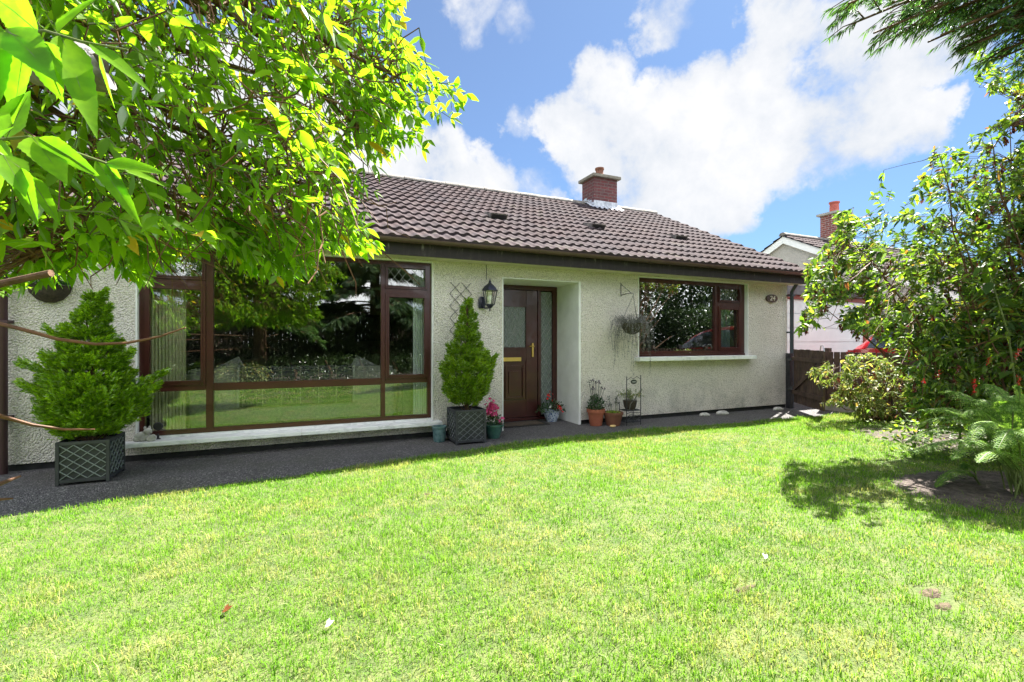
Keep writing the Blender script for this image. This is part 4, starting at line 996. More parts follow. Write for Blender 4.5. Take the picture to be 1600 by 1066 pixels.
# potted conifers
def potted_conifer(cx, cy, x0, x1, y0, y1, h, ztop, rmax, zmax, lab, matl, seed, leafm, blobs, yext=1.0):
    global rng
    rs = np.random.default_rng(seed)
    root = empty('potted_conifer', (cx, cy, 0)); tag(root, lab, 'potted plant', 'conifers in square lattice planters')
    b = MB(); w_ = .028
    for (xa_, ya_) in ((x0, y0), (x1-w_, y0), (x0, y1-w_), (x1-w_, y1-w_)): b.box(xa_, ya_, -.02, xa_+w_, ya_+w_, h)
    for z0_, z1_ in ((.0, .03), (h-.03, h)):
        b.box(x0+w_, y0, z0_, x1-w_, y0+.022, z1_); b.box(x0+w_, y1-.022, z0_, x1-w_, y1, z1_); b.box(x0, y0+w_, z0_, x0+.022, y1-w_, z1_); b.box(x1-.022, y0+w_, z0_, x1, y1-w_, z1_)
    pl_ = b.build('planter', M['planter'], root, bevel=.003)
    MB().box(x0+.02, y0+.018, .01, x1-.02, y1-.018, h-.03).build('liner', M['dark_gap'] if 0 else M['planter'], pl_)
    l = MB()
    diamonds_s = []
    def lat(ax_):
        a0, a1 = (x0+w_, x1-w_) if ax_ == 'x' else (y0+w_, y1-w_); W_ = a1-a0; H_ = h-.06; st = .075
        for s in (1, -1):
            k = -12
            while k < 14:
                c = .03+k*st if s > 0 else .03+H_-k*st; kk = .78*s; pts = []
                for a in (a0, a1):
                    z = c+kk*(a-a0)
                    if .03 <= z <= .03+H_: pts.append((a, z))
                for z in (.03, .03+H_):
                    a = a0+(z-c)/kk
                    if a0 < a < a1: pts.append((a, z))
                if len(pts) >= 2 and abs(pts[0][0]-pts[1][0]) > .01:
                    off = .001*s
                    for face in (0, 1):
                        if ax_ == 'x': yy = (y0+.008+off) if face == 0 else (y1-.008-off); l.bar((pts[0][0], yy, pts[0][1]), (pts[1][0], yy, pts[1][1]), .009, .006)
                        else: xx = (x0+.008+off) if face == 0 else (x1-.008-off); l.bar((xx, pts[0][0], pts[0][1]), (xx, pts[1][0], pts[1][1]), .009, .006)
                k += 1
    lat('x'); lat('y'); l.build('lattice', matl, pl_)
    MB().box(x0+.03, y0+.03, h-.05, x1-.03, y1-.03, h-.035).build('compost', M['soil'], root)
    MB().tube([(cx, cy, h-.05), (cx+.01, cy, h+.35), (cx, cy+.01, ztop*.75), (cx, cy, ztop-.1)], [.03, .025, .016, .006], 8).build('trunk', M['bark_d'], root)
    Lf = Leaves(); br = MB()
    # feathery boughs: lobes given as (dx, dy, z, r)
    for (dx, dy, z, r) in blobs:
        c = np.array([cx+dx, cy+dy, z+.05])
        hz = sqrt(dx*dx+dy*dy)+1e-6; o = np.array([cx, cy, z-.10-hz*.18]); hd_ = np.array([dx, dy, 0])/hz; sd_ = np.array([-hd_[1], hd_[0], 0]); cm = o+(c-o)*.55+np.array([0, 0, -.03])
        br.tube([o, cm, c], [.008, .006, .002], 5)
        ns = int(1150*r+30*hz+12)
        for k in range(ns):
            q = rs.uniform(.45, 1.0)**.7; p = (1-q)**2*o+2*q*(1-q)*cm+q*q*c
            wv = rs.uniform(-1, 1); lat_ = r*1.15*(1.15-q*.75)*wv
            base = p+sd_*lat_+hd_*r*(.45-abs(wv)*.5)+np.array([0, 0, rs.normal()*r*.20+.02])
            base[1] = min(base[1], 6.13)
            outd = nrm(hd_*.75+sd_*wv*.7+np.array([0, 0, rs.uniform(.25, .95)])+rs.normal(size=3)*.22)
            m = 9; tt = np.linspace(0, 1, m)[:, None]; side = nrm(np.cross(outd, rs.normal(size=3)*.6+[0, 0, 1.]))
            sgn = np.where(np.arange(m) % 2, 1, -1)[:, None]
            Lf.add(base+outd*.045*tt, nrm(outd+side*sgn*.75*(1-tt*.6)), rs.normal(size=(m, 3))*.3+np.cross(outd, side), rs.uniform(.020, .034, m), rs.uniform(.008, .012, m))
    br.build('branches', M['bark_d'], root)
    Lf.build('foliage', leafm, root, detail=0, droop=.1, fold=.3)
    return root
def conifer_blobs(prof, seed, yscale=.85, n0=9):
    rs = np.random.default_rng(seed); out = []
    for (z, rl, rr) in prof:
        rr_ = (rl+rr)/2; k = max(3, int(n0*rr_/.35))
        off = (rr-rl)/2
        ph = rs.uniform(0, 6.28)
        for i in range(k):
            a = ph+2*pi*i/k; R = rr_*rs.uniform(.62, .82); b = rr_*.36*rs.uniform(.85, 1.2)+.02
            out.append((off+cos(a)*R, sin(a)*R*yscale, z+rs.uniform(-.04, .04), b))
        if rr_ < .14: out.append((off, 0, z, rr_*.9))
        else: out.append((off, 0, z, rr_*.5))
    return out
bl1 = conifer_blobs([(.40, .24, .26), (.48, .33, .36), (.58, .40, .44), (.70, .42, .50), (.84, .42, .38), (1.00, .35, .28), (1.14, .26, .27), (1.28, .24, .17), (1.41, .13, .14), (1.52, .07, .12), (1.62, .02, .11)], 3, .72, 11)
bl1 += [(.50, -.10, .76, .09), (-.44, -.05, .99, .07), (-.28, 0, 1.28, .07), (.57, -.05, .88, .06), (-.42, -.1, .80, .08), (.30, -.1, 1.08, .07)]
potted_conifer(-1.80, 5.59, -1.985, -1.605, 5.385, 5.80, .36, 1.66, .6, 1.6, 'wide spreading green conifer in a square lattice planter at the far left', M['planter_l2'], 5, M['leaf_conifer'], bl1)
bl2 = conifer_blobs([(.48, .20, .20), (.60, .30, .31), (.74, .34, .34), (.88, .32, .36), (1.00, .28, .30), (1.12, .18, .22), (1.24, .15, .17), (1.36, .12, .14), (1.48, .09, .11), (1.58, .05, .07), (1.66, .02, .03)], 8, .8, 11)
bl2 += [(.33, -.1, .98, .07), (-.24, -.1, 1.12, .07), (-.33, -.1, .84, .06)]
potted_conifer(1.90, 5.74, 1.695, 2.09, 5.545, 5.94, .40, 1.72, .4, 1.7, 'slim upright green conifer in a dark lattice planter beside the front door', M['planter_l'], 6, M['leaf_conifer2'], bl2)

def pot(root, prof, c, mat, n=28, name='pot'):
    return MB().lathe(prof, c, n).build(name, mat, root, smooth=True)
def flowers(root, c, n, spread, h, mat, name, size=.02, petals=5, seed=1):
    rs = np.random.default_rng(seed); Lf = Leaves()
    for k in range(n):
        p = np.array(c)+rs.normal(size=3)*np.array([spread, spread, h]); nn = nrm(rs.normal(size=3)+np.array([0, -1.2, .8]))
        s = nrm(np.cross(nn, [0, 0, 1.])); t_ = np.cross(nn, s)
        for j in range(petals):
            a = 2*pi*j/petals; Lf.add(p, s*cos(a)+t_*sin(a)+nn*.25, nn, size, size*.8)
        if n <= 20: Lf.build('bloom', mat, root, detail=0, droop=.1); Lf = Leaves()
    if n <= 20: return
    return Lf.build(name, mat, root, detail=0, droop=.1)
def bushy(root, c, r, n, mat, size, name='foliage', seed=2, up=.6, sc=(1, 1, 1), detail=1):
    rs = np.random.default_rng(seed); Lf = Leaves()
    q = nrm(rs.normal(size=(n, 3)))*(rs.uniform(.1, 1, (n, 1))**.45)*r*np.array(sc)
    q[:, 2] = np.abs(q[:, 2])*1.0 if up else q[:, 2]
    d = nrm(q+rs.normal(size=(n, 3))*.4*r+np.array([0, 0, up*r]))
    Lf.add(np.array(c)+q, d, rs.normal(size=(n, 3))+np.array([0, 0, 1.]), rs.uniform(.6, 1.2, n)*size, rs.uniform(.35, .6, n)*size)
    return Lf.build(name, mat, root, detail=detail, droop=.3)
# small blue glazed pot (empty)
o = empty('plant_pot', (1.575, 5.86, 0)); tag(o, 'small empty blue glazed pot left of the dark lattice planter', 'pot')
pot(o, [(.07, -.02), (.08, .02), (.085, .13), (.088, .15), (.095, .155), (.095, .175), (.083, .175), (.075, .12), (0, .11)], (1.575, 5.86, 0), M['blue_glaze'])
# green bowl with pink flowers
o = empty('potted_plant', (2.285, 5.80, 0)); tag(o, 'green bowl pot of pink flowers right of the dark lattice planter', 'potted plant', 'potted flowers by the door')
pot(o, [(.08, -.02), (.085, .0), (.115, .08), (.128, .135), (.138, .14), (.138, .16), (.12, .16), (.11, .12), (0, .11)], (2.285, 5.80, 0), M['green_glaze'])
bushy(o, (2.285, 5.80, .14), .13, 190, M['leaf_dark'], .05, seed=4, sc=(1, 1, 1.1))
st = MB()
for k in range(12): a = random.uniform(-.05, .05); st.tube([(2.27+a, 5.8, .15), (2.26+a*1.4, 5.78, .3), (2.25+a*1.8, 5.76, .42)], .003, 4)
st.build('stems', M['twig_g'], o)
flowers(o, (2.245, 5.75, .37), 55, .035, .055, M['pink'], 'flower_head', .030, seed=5); flowers(o, (2.385, 5.76, .215), 16, .03, .03, M['pink'], 'blooms', .02, seed=6)
# patterned pot in the porch
o = empty('potted_plant', (3.60, 6.62, 0)); tag(o, 'blue and white pot of red flowers inside the porch by the side light', 'potted plant', 'potted flowers by the door')
def pattern_mat():
    m, t = newmat('blue_white_pattern')
    tc = t.n('ShaderNodeTexCoord').outputs['Object']
    v = t.n('ShaderNodeTexVoronoi', {'Vector': tc, 'Scale': 38}).outputs['Distance']
    c = t.ramp(v, [(.30, (.04, .08, .22)), (.42, (.42, .48, .55))])
    b = t.n('ShaderNodeBsdfPrincipled', {'Base Color': c, 'Roughness': .25, 'Coat Weight': .4}); t.n('ShaderNodeOutputMaterial', {0: b.outputs[0]}); return m
pot(o, [(.085, -.02), (.09, .0), (.12, .07), (.122, .13), (.13, .135), (.13, .15), (.112, .15), (.1, .1), (0, .1)], (3.60, 6.62, 0), pattern_mat())
bushy(o, (3.60, 6.62, .13), .19, 330, M['leaf_dark'], .05, seed=7, sc=(1.2, 1, .95))
flowers(o, (3.50, 6.52, .40), 14, .03, .03, M['redfl'], 'blooms', .022, seed=8); flowers(o, (3.66, 6.44, .21), 10, .035, .03, M['redfl'], 'blooms', .018, seed=9); flowers(o, (3.49, 6.46, .24), 5, .012, .012, M['whitefl'], 'blooms', .016, seed=10)
# door mat
o = empty('door_mat', (3.1, 6.5, -.02)); tag(o, 'brown coir door mat with a black rubber edge in the porch', 'mat')
MB().box(2.64, 6.36, -.024, 3.44, 6.74, -.012).build('edge', M['rubber'], o, bevel=.003); MB().box(2.72, 6.41, -.0115, 3.36, 6.69, -.003).build('pile', M['mat'], o)
# terracotta pots
o = empty('potted_plant', (4.03, 6.02, 0)); tag(o, 'terracotta pot with tall dark flowered plant left of the other clay pot', 'potted plant', 'clay pots right of the porch')
pot(o, [(.085, -.02), (.092, .0), (.118, .15), (.12, .175), (.137, .178), (.140, .23), (.125, .23), (.118, .18), (0, .17)], (4.03, 6.02, 0), M['terracotta'])
bushy(o, (4.03, 6.02, .2), .16, 420, M['leaf_dark'], .05, seed=12, sc=(.8, .8, 1.5))
st = MB(); tips = []
for k in range(14):
    a = random.uniform(-1, 1); b_ = random.uniform(-1, 1); h_ = random.uniform(.5, .66); tips.append((4.03+a*.14, 6.0+b_*.08, h_)); st.tube([(4.03+a*.03, 6.02, .2), (4.03+a*.09, 6.01+b_*.04, .4), tips[-1]], .0028, 4)
st.build('stems', M['twig_grey'], o)
for p in tips:
    Lf = Leaves(); Lf.add(np.array(p)+rng.normal(size=(9, 3))*.008, rdir(9), rdir(9), .022, .016); Lf.build('bloom', M['purple'], o, detail=0)
o = empty('potted_plant', (4.28, 5.93, 0)); tag(o, 'brown clay pot with low moss and thin stems right of the terracotta pot', 'potted plant', 'clay pots right of the porch')
pot(o, [(.10, -.02), (.105, .0), (.135, .12), (.136, .14), (.152, .143), (.154, .18), (.138, .18), (.13, .14), (0, .14)], (4.28, 5.93, 0), M['terracotta_d'])
bushy(o, (4.27, 5.93, .15), .115, 260, M['leaf_conifer2'], .03, seed=14, sc=(1, 1, .35))
st = MB(); Lf = Leaves()
for k in range(9):
    a = random.uniform(-1, 1); b_ = random.uniform(-1, 1); h_ = random.uniform(.28, .46); p = [(4.28+a*.08, 5.93, .16), (4.28+a*.12, 5.93+b_*.04, .28), (4.28+a*.17, 5.93+b_*.08, h_)]
    st.tube(p, .0025, 4)
    for q in (.4, .6, .8, 1.): c = np.array(p[1])*(1-q)+np.array(p[2])*q; Lf.add(c+rng.normal(size=(3, 3))*.006, rdir(3, (0, 0, .5)), rdir(3), .035, .014)
st.build('stems', M['twig_g'], o); Lf.build('leaves', M['leaf_grey'], o, detail=0)
tag(MB().lathe([(0, -.018), (.03, -.014), (.042, 0), (.034, .013), (0, .018)], (4.18, 5.80, -.006), 14, sc=(1.25, .8)).build('stone', M['yellow_stone'], None, (4.18, 5.8, -.02), smooth=True), 'smooth yellow stone lying between the two clay pots', 'stone')
# wire plant stand
o = empty('plant_stand', (4.56, 5.88, 0)); tag(o, 'thin black wire plant stand with an oval plate against the wall', 'plant stand')
b = MB(); sx0, sx1, sy0, sy1 = 4.43, 4.69, 5.80, 5.98
for (x_, y_, h_) in ((sx0, sy0, .70), (sx1, sy0, .715), (sx0, sy1, .30), (sx1, sy1, .30)): b.tube([(x_, y_, -.02), (x_, y_, h_)], .0065, 6); b.lathe([(0, 0), (.011, .008), (0, .02)], (x_, y_, h_), 8)
for z in (.03, .20):
    for (p, q) in (((sx0, sy0), (sx1, sy0)), ((sx0, sy1), (sx1, sy1)), ((sx0, sy0), (sx0, sy1)), ((sx1, sy0), (sx1, sy1))): b.tube([(*p, z), (*q, z)], .006, 6)
    for k in range(5): y_ = sy0+(sy1-sy0)*k/4; b.tube([(sx0, y_, z), (sx1, y_, z)], .004, 5)
for k in range(3): b.tube([(sx0, sy0, .06+k*.05), (4.50, sy0-.005, .10+k*.04), (4.62, sy0-.005, .07+k*.05), (sx1, sy0, .09+k*.04)], .005, 5)
b.tube([(sx0, sy0, .66), (4.50, sy0, .70), (4.56, sy0, .68), (4.62, sy0, .715), (sx1, sy0, .67)], .004, 5)
b.build('frame', M['black_iron'], o)
b = MB(); b.prism([(4.56+cos(2*pi*i/24)*.055, .635+sin(2*pi*i/24)*.034) for i in range(24)], 'y', 5.794, 5.802); pl_ = b.build('plate', M['plast'], o)
b = MB(); b.prism([(4.56+cos(2*pi*i/24)*.040, .635+sin(2*pi*i/24)*.012) for i in range(24)], 'y', 5.792, 5.7939); b.build('plate_inlay', M['lead'], pl_)
o = empty('potted_plant', (4.56, 5.89, .2)); tag(o, 'dark wicker pot of pale wispy stems standing in the wire stand', 'potted plant')
pot(o, [(.07, .212), (.09, .25), (.105, .33), (.11, .345), (.098, .345), (0, .32)], (4.56, 5.89, 0), M['wicker'])
b = MB(); b.tube([(4.48, 5.80, .21), (4.49, 5.79, .30), (4.55, 5.79, .36), (4.62, 5.80, .37)], .005, 5); b.build('handle', M['twig_grey'], o)
st = MB(); Lf = Leaves()
for k in range(34):
    a = random.uniform(-1, 1); b_ = random.uniform(-1, .6); h_ = random.uniform(.38, .52); p = [(4.56+a*.06, 5.89+b_*.04, .33), (4.56+a*.12, 5.89+b_*.08, .36+h_*.15), (4.56+a*.20-.03, 5.89+b_*.12, h_)]
    st.tube(p, .002, 4)
    for q in (.2, .5, .8, 1.): c = np.array(p[1])*(1-q)+np.array(p[2])*q; Lf.add(c+rng.normal(size=(4, 3))*.008, rdir(4, (0, 0, .3)), rdir(4), .03, .010)
st.build('stems', M['twig_grey'], o); Lf.build('leaves', M['leaf_small'], o, detail=0)

# hanging basket
o = empty('basket_bracket', (4.6, 6.17, 2.07)); tag(o, 'thin grey triangular wall bracket holding the hanging basket', 'bracket')
b = MB(); b.bar((4.603, 6.172, 1.96), (4.603, 6.172, 2.17), .012, .008); b.tube([(4.603, 6.17, 1.975), (4.595, 5.99, 1.985), (4.585, 5.84, 1.975)], .006, 6); b.tube([(4.603, 6.17, 2.15), (4.59, 5.90, 1.985)], .005, 6)
b.tube([(4.585, 5.84, 1.975), (4.584, 5.83, 1.955), (4.585, 5.845, 1.945)], .004, 6); b.build('arm', M['twig_grey'], o)
o = empty('hanging_basket', (4.57, 5.86, 1.5)); tag(o, 'hanging basket of dry grey trailing plants on the wall bracket', 'hanging basket')
bc = (4.575, 5.86, 1.50)
b = MB(); b.lathe([(.03, -.15), (.10, -.12), (.15, -.05), (.165, .0), (.17, .02), (.15, .02), (0, .01)], bc, 20); b.build('basket', M['moss'], o, smooth=True)
b = MB()
for k in range(3): a = 2*pi*k/3+.4; b.tube([(bc[0]+cos(a)*.165, bc[1]+sin(a)*.165, bc[2]+.02), (4.585, 5.845, 1.945)], .0025, 4)
b.build('chains', M['black_iron'], o)
st = MB(); Lf = Leaves(); rs = np.random.default_rng(21)
for k in range(170):
    a = rs.uniform(0, 2*pi); r0 = rs.uniform(.03, .15); out = rs.uniform(.02, .16); 
    L_ = abs(rs.normal(0, .22))+.05
    if rs.uniform() < .22: L_ += rs.uniform(.1, .45)
    wlim = 6.155
    p0 = np.array([bc[0]+cos(a)*r0, bc[1]+sin(a)*r0, bc[2]+.02]); p1 = p0+[cos(a)*out, sin(a)*out, rs.uniform(.02, .14)]; p2 = p1+[cos(a)*out*.6, sin(a)*out*.6, -L_*.45]; p3 = p2+[rs.normal()*.03, rs.normal()*.03, -L_*.55]
    P = [np.array([q[0], min(q[1], wlim), q[2]]) for q in (p0, p1, p2, p3)]
    st.tube(P, .0014, 3, cap=False)
    m = int(10+L_*38); t_ = rs.uniform(0.15, 3, m)
    for q in t_:
        i = min(int(q), 2); c = P[i]+(P[i+1]-P[i])*(q-i); Lf.add(c, rs.normal(size=3)+[0, 0, -.2], rs.normal(size=3), rs.uniform(.010, .026), rs.uniform(.006, .011))
st.build('stems', M['twig_grey'], o); Lf.build('foliage', M['leaf_grey'], o, detail=0)
# trailing bits that reach the wall stay light
# wall trough at the far left
o = empty('wall_basket', (-2.31, 6.1, 1.7)); tag(o, 'dark half round wicker wall basket high on the wall at far left', 'wall basket')
b = MB(); n = 16; prof = [(.03, -.17), (.10, -.14), (.155, -.07), (.175, .0)]
V = []; 
for r_, z_ in prof:
    for k in range(n+1): a = pi+pi*k/n; V.append((-2.31+cos(a)*r_, 6.175+sin(a)*r_*.9, 1.80+z_))
F = [(i*(n+1)+k, i*(n+1)+k+1, (i+1)*(n+1)+k+1, (i+1)*(n+1)+k) for i in range(3) for k in range(n)]
b.add(V, F); b.add([V[k] for k in range(3*(n+1), 4*(n+1))], [tuple(range(n+1))]); b.build('basket', M['wicker'], o, smooth=True)
bushy(o, (-2.33, 6.04, 1.80), .19, 260, M['leaf_dark'], .07, seed=33, sc=(1.2, .6, .8))
# ornament on the window sill
o = empty('stone_ornament', (-1.53, 6.12, .196)); tag(o, 'small pale carved stone animal figure on the left end of the long sill', 'ornament')
b = MB(); rs = random.Random(4)
def lump(c, r, sc=(1, 1, 1)):
    n1, n2 = 10, 7; V = []
    for i in range(n2+1):
        ph = pi*i/n2
        for k in range(n1): a = 2*pi*k/n1; j = 1+.13*sin(3*a+i)+.06*rs.uniform(-1, 1); V.append((c[0]+sin(ph)*cos(a)*r*sc[0]*j, c[1]+sin(ph)*sin(a)*r*sc[1]*j, c[2]+cos(ph)*r*sc[2]))
    b.add(V, [(i*n1+k, i*n1+(k+1) % n1, (i+1)*n1+(k+1) % n1, (i+1)*n1+k) for i in range(n2) for k in range(n1)])
lump((-1.55, 6.13, .245), .055, (1.3, .9, .95)); lump((-1.50, 6.11, .30), .035, (1.1, 1, 1)); lump((-1.60, 6.12, .22), .03); lump((-1.48, 6.09, .22), .028); lump((-1.475, 6.10, .29), .016); lump((-1.525, 6.11, .335), .012, (1, 1, 1.6)); lump((-1.49, 6.13, .335), .012, (1, 1, 1.6))
b.build('figure', M['stone'], o, smooth=True)
b = MB(); b.lathe([(.0, -.02), (.03, -.018), (.036, 0), (.03, .018), (0, .02)], (-1.45, 6.075, .235), 18, axis='y'); b.build('disc', M['stone'], o, smooth=True)
o = MB(); o.lathe([(0, -.012), (.036, -.010), (.045, 0), (.036, .010), (0, .012)], (-1.43, 6.19, .335), 20, axis='y'); o.lathe([(.03, -.10), (.012, -.085), (.01, -.04)], (-1.43, 6.19, .335-.04+.0), 10)
tag(o.build('round_ornament', M['plast'], None, (-1.43, 6.19, .2), smooth=True), 'little round black ornament behind the stone figure on the sill', 'ornament')
# stones along the plinth
for (x_, y_, s_, lab) in ((6.20, 6.02, .09, 'flat pale stone by the wall base, nearest the plant stand'), (6.62, 6.03, .11, 'lumpy pale stone by the wall base under the right window'), (7.95, 5.98, .10, 'pale stone by the wall base beside the garden gate')):
    b = MB(); rs = random.Random(int(x_*10)); lump((x_, y_, .0), s_, (1.2, .6, .45)); lump((x_+.09, y_+.02, -.005), s_*.55, (1, .7, .5))
    tag(b.build('stone', M['stone'], None, (x_, y_, -.02), smooth=True), lab, 'stone')

# ================================================================== PLANTS
class Tree:
    def __init__(s): s.lf = Leaves(); s.tw = MB(); s.tg = MB()
def spray(T, tip, dirv, L, n, size, wr=.42, pairs=True, droop=.5, r=.0022, spread=.9, rs=rng, jitter=.15, tube=True):
    """a leafy twig ending at tip"""
    tip = np.array(tip, float); d = nrm(np.array(dirv, float)); st_ = tip-d*L+np.array([0, 0, L*.22])
    p = [st_, st_*.5+tip*.5+np.array([0, 0, L*.12]), tip]
    if tube: T.tg.tube(p, [r*1.5, r, r*.6], 4, cap=False)
    side = nrm(np.cross(d, rs.normal(size=3)))
    k = n//2 if pairs else n
    for i in range(k):
        t_ = .12+.88*i/max(1, k-1); q = (1-t_)**2*p[0]+2*t_*(1-t_)*(p[1])+t_**2*p[2]
        side = nrm(side+rs.normal(size=3)*.5); side = nrm(side-d*(side@d))
        for sg_ in ((1, -1) if pairs else (rs.choice([1, -1]),)):
            ld_ = nrm(d*.65+side*sg_*spread+np.array([0, 0, -droop])+rs.normal(size=3)*jitter)
            sz = size*rs.uniform(.65, 1.12)*(1-.25*abs(t_-.5))
            T.lf.add(q, ld_, nrm(np.array([0, 0, 1.])+rs.normal(size=3)*.55), sz, sz*wr*rs.uniform(.85, 1.15))
    T.lf.add(tip, nrm(d+np.array([0, 0, -droop*.5])), rs.normal(size=3)+[0, 0, 1], size*.8, size*.8*wr)
    return p[0]

# ---- the garden tree over the left of the lawn
canopy = [(-320, -90), (-320, 500), (-60, 470), (60, 455), (90, 425), (135, 428), (150, 400), (205, 432), (232, 440), (240, 405), (300, 400), (335, 380), (400, 425), (440, 437), (470, 430), (500, 405), (520, 380),
          (590, 395), (600, 365), (560, 355), (570, 330), (600, 330), (598, 300), (560, 285), (570, 265), (640, 250), (655, 235), (700, 225), (668, 205), (705, 185), (735, 145), (690, 130), (655, 95), (665, 70), (625, 40), (640, -20), (610, -90)]
gt_ = Tree(); troot = empty('garden_tree', (-3.2, .9, 0)); tag(troot, 'leafy light green tree overhanging the lawn and the roof at the left', 'tree')
limbs = []
def limb(pts, rad, mat='bark_d', name='limb', n=9, smooth=True):
    # smooth the polyline
    P = [np.array(p, float) for p in pts]
    for _ in range(2):
        Q = [P[0]]
        for i in range(len(P)-1): Q += [P[i]*.75+P[i+1]*.25, P[i]*.25+P[i+1]*.75]
        Q.append(P[-1]); P = Q
    R = np.interp(np.linspace(0, 1, len(P)), np.linspace(0, 1, len(rad)), rad)
    P = [p+(rng.normal(size=3)*R[i]*.12) for i, p in enumerate(P)]
    return P, R, MB().tube(P, list(R), n)
P, R, m = limb([(-3.2, .9, -.15), (-3.05, .98, .9), (-2.6, 1.25, 1.6), (-1.8, 1.65, 2.05), (-1.15, 1.95, 2.25), (-.82, 2.08, 2.55), (-.72, 2.2, 3.0)], [.13, .11, .095, .075, .06, .05, .03], n=12)
m.build('trunk', M['bark_d'], troot, smooth=True)
# grey sawn stub
S0 = at(-60, 75, 1.22); S1 = at(40, 95, 1.20); S2 = at(100, 108, 1.17); S3 = at(152, 112, 1.15)
P, R, m = limb([(-1.8, 1.62, 2.0), tuple(S0), tuple(S1), tuple(S2), tuple(S3)], [.05, .048, .043, .048, .044], n=14); m.build('sawn_branch', M['bark'], troot, smooth=True)
trunk_pts = [np.array(p) for p in ((-1.75, 1.68, 2.06), (-1.2, 1.93, 2.22), (-.88, 2.05, 2.5), (-.76, 2.17, 2.8))]
targets = [((330, 60), 2.3), ((420, 120), 2.3), ((520, 60), 2.4), ((560, 200), 2.35), ((420, 260), 2.2), ((300, 330), 2.0), ((180, 370), 1.8), ((480, 330), 2.3), ((260, 210), 1.9), ((120, 300), 1.7), ((620, 120), 2.4), ((350, -60), 2.3), ((200, -40), 2.0), ((540, 300), 2.35), ((400, 380), 2.25), ((60, 400), 1.9), ((300, 140), 2.1), ((0, 250), 1.8)]
bm_ = MB(); nodes = []
for k, ((u, v), Z) in enumerate(targets):
    a = trunk_pts[k % 4] if v < 250 else trunk_pts[k % 2]; b_ = at(u, v, Z)
    mid = (a+b_)/2+np.array([0, 0, .10])+rng.normal(size=3)*.05
    P, R, m = limb([a, a*.6+mid*.4+rng.normal(size=3)*.03, mid, mid*.4+b_*.6+rng.normal(size=3)*.05, b_], [.024, .018, .013, .009, .005], n=7)
    bm_.add(m.v, m.f); nodes += P[3:]
bm_.add(*(lambda q: (q.v, q.f))(MB().tube([at(330, 20, 1.9), at(300, 0, 1.9), at(262, -25, 1.85)], [.030, .026, .03], 9)))
bm_.build('branches', M['bark_d'], troot, smooth=True)
nodes = np.array(nodes)
count = 0; RTv, DN = RT, np.array([0, 0, -1.])
for k in range(40000):
    if count >= 1230: break
    u = rng.uniform(-320, 740); v = rng.uniform(-90, 505)
    if not inpoly(u, v, canopy): continue
    if u < 60 and v > 0 and rng.uniform() < .35: continue
    if inpoly(u, v, [(90, 60), (260, -40), (430, -20), (470, 180), (430, 330), (250, 340), (100, 250)]) and rng.uniform() < .55: continue
    if v > 330 and u > 200 and rng.uniform() < .15: continue
    Z = rng.uniform(1.55, 2.75) if u > 350 else rng.uniform(1.35, 2.6)
    if u > 540: Z = rng.uniform(2.15, 2.7)
    if v > 380: Z = rng.uniform(1.9, 2.5)
    tip = at(u, v, Z)
    d = RTv*rng.uniform(.0, 1)+DN*rng.uniform(-.1, .8)+AX*rng.uniform(-.6, .6)
    L = rng.uniform(.14, .28)
    base = spray(gt_, tip, d, L, int(rng.integers(7, 13)), rng.uniform(.058, .10), wr=.43, droop=.28, jitter=.35)
    j = np.argmin(((nodes-base)**2).sum(1)+rng.uniform(0, .12, len(nodes)))
    if True:
        gt_.tw.tube(curve_pts(nodes[j], base, rng.uniform(-.12, .18), 4, .05), [.0042, .0035, .003, .0026, .0022], 4, cap=False)
    count += 1
# sprays hanging low in front of the wall and the window
for (u, v) in [(rng.uniform(60, 600), rng.uniform(375, 438)) for _ in range(260)]:
    if not inpoly(u, v, canopy): continue
    Z = rng.uniform(1.9, 2.5); tip = at(u, v, Z); base = spray(gt_, tip, RTv*rng.uniform(.2, 1)+DN*rng.uniform(.2, .8)+AX*rng.uniform(-.4, .4), rng.uniform(.14, .24), 9, rng.uniform(.06, .095), wr=.42, droop=.3, jitter=.35)
    j = np.argmin(((nodes-base)**2).sum(1)); gt_.tw.tube(curve_pts(nodes[j], base, rng.uniform(-.08, .12), 4, .05), [.0042, .0035, .003, .0026, .0022], 4, cap=False)
# dangling bare brown twigs in the middle of the crown
for k in range(330):
    u = rng.uniform(90, 520); v = rng.uniform(-60, 340); Z = rng.uniform(1.6, 2.3); a = at(u, v, Z)
    b_ = a+RT*rng.uniform(-.15, .35)+DN*rng.uniform(.05, .4)+AX*rng.uniform(-.2, .2)
    gt_.tw.tube(curve_pts(a, b_, rng.uniform(-.2, .2), 5, .05), [.0035, .003, .0028, .0024, .002, .0015], 4, cap=False)
# the sprig hanging in front of the far left and the big near leaves
T2 = Tree()
def bigspray(pts, leaves, r=.0022):
    """pts/leaf anchors in garden coordinates found from the picture at about one metre"""
    T2.tg.tube(pts, [r*1.3]*(len(pts)-1)+[r*.7], 6)
    for (a, b_, wr) in leaves:
        a = np.array(a); b_ = np.array(b_); L_ = np.linalg.norm(b_-a)
        T2.tg.tube([a, a*.5+b_*.5+np.array([0, 0, -L_*.03-.0006]), a*.12+b_*.88+np.array([0, 0, -L_*.10])], [.0009, .0007, .0003], 4)
        T2.lf.add(a, b_-a, nrm(-AX*.8+np.array([0, 0, .6])+rng.normal(size=3)*.35), L_, L_*wr)
Zn = .98
bigspray([at(-40, 62, Zn), at(70, 48, Zn), at(130, 66, Zn), at(200, 78, Zn*1.02)],
         [(at(92, 50, Zn), at(165, -25, Zn*.97), .55), (at(95, 55, Zn), at(152, 196, Zn*.96), .30), (at(140, 68, Zn), at(237, 132, Zn), .26), (at(155, 80, Zn), at(180, 162, Zn*1.02), .36), (at(60, 50, Zn), at(-20, -25, Zn), .6), (at(30, 50, Zn*1.03), at(-30, 95, Zn), .6)])
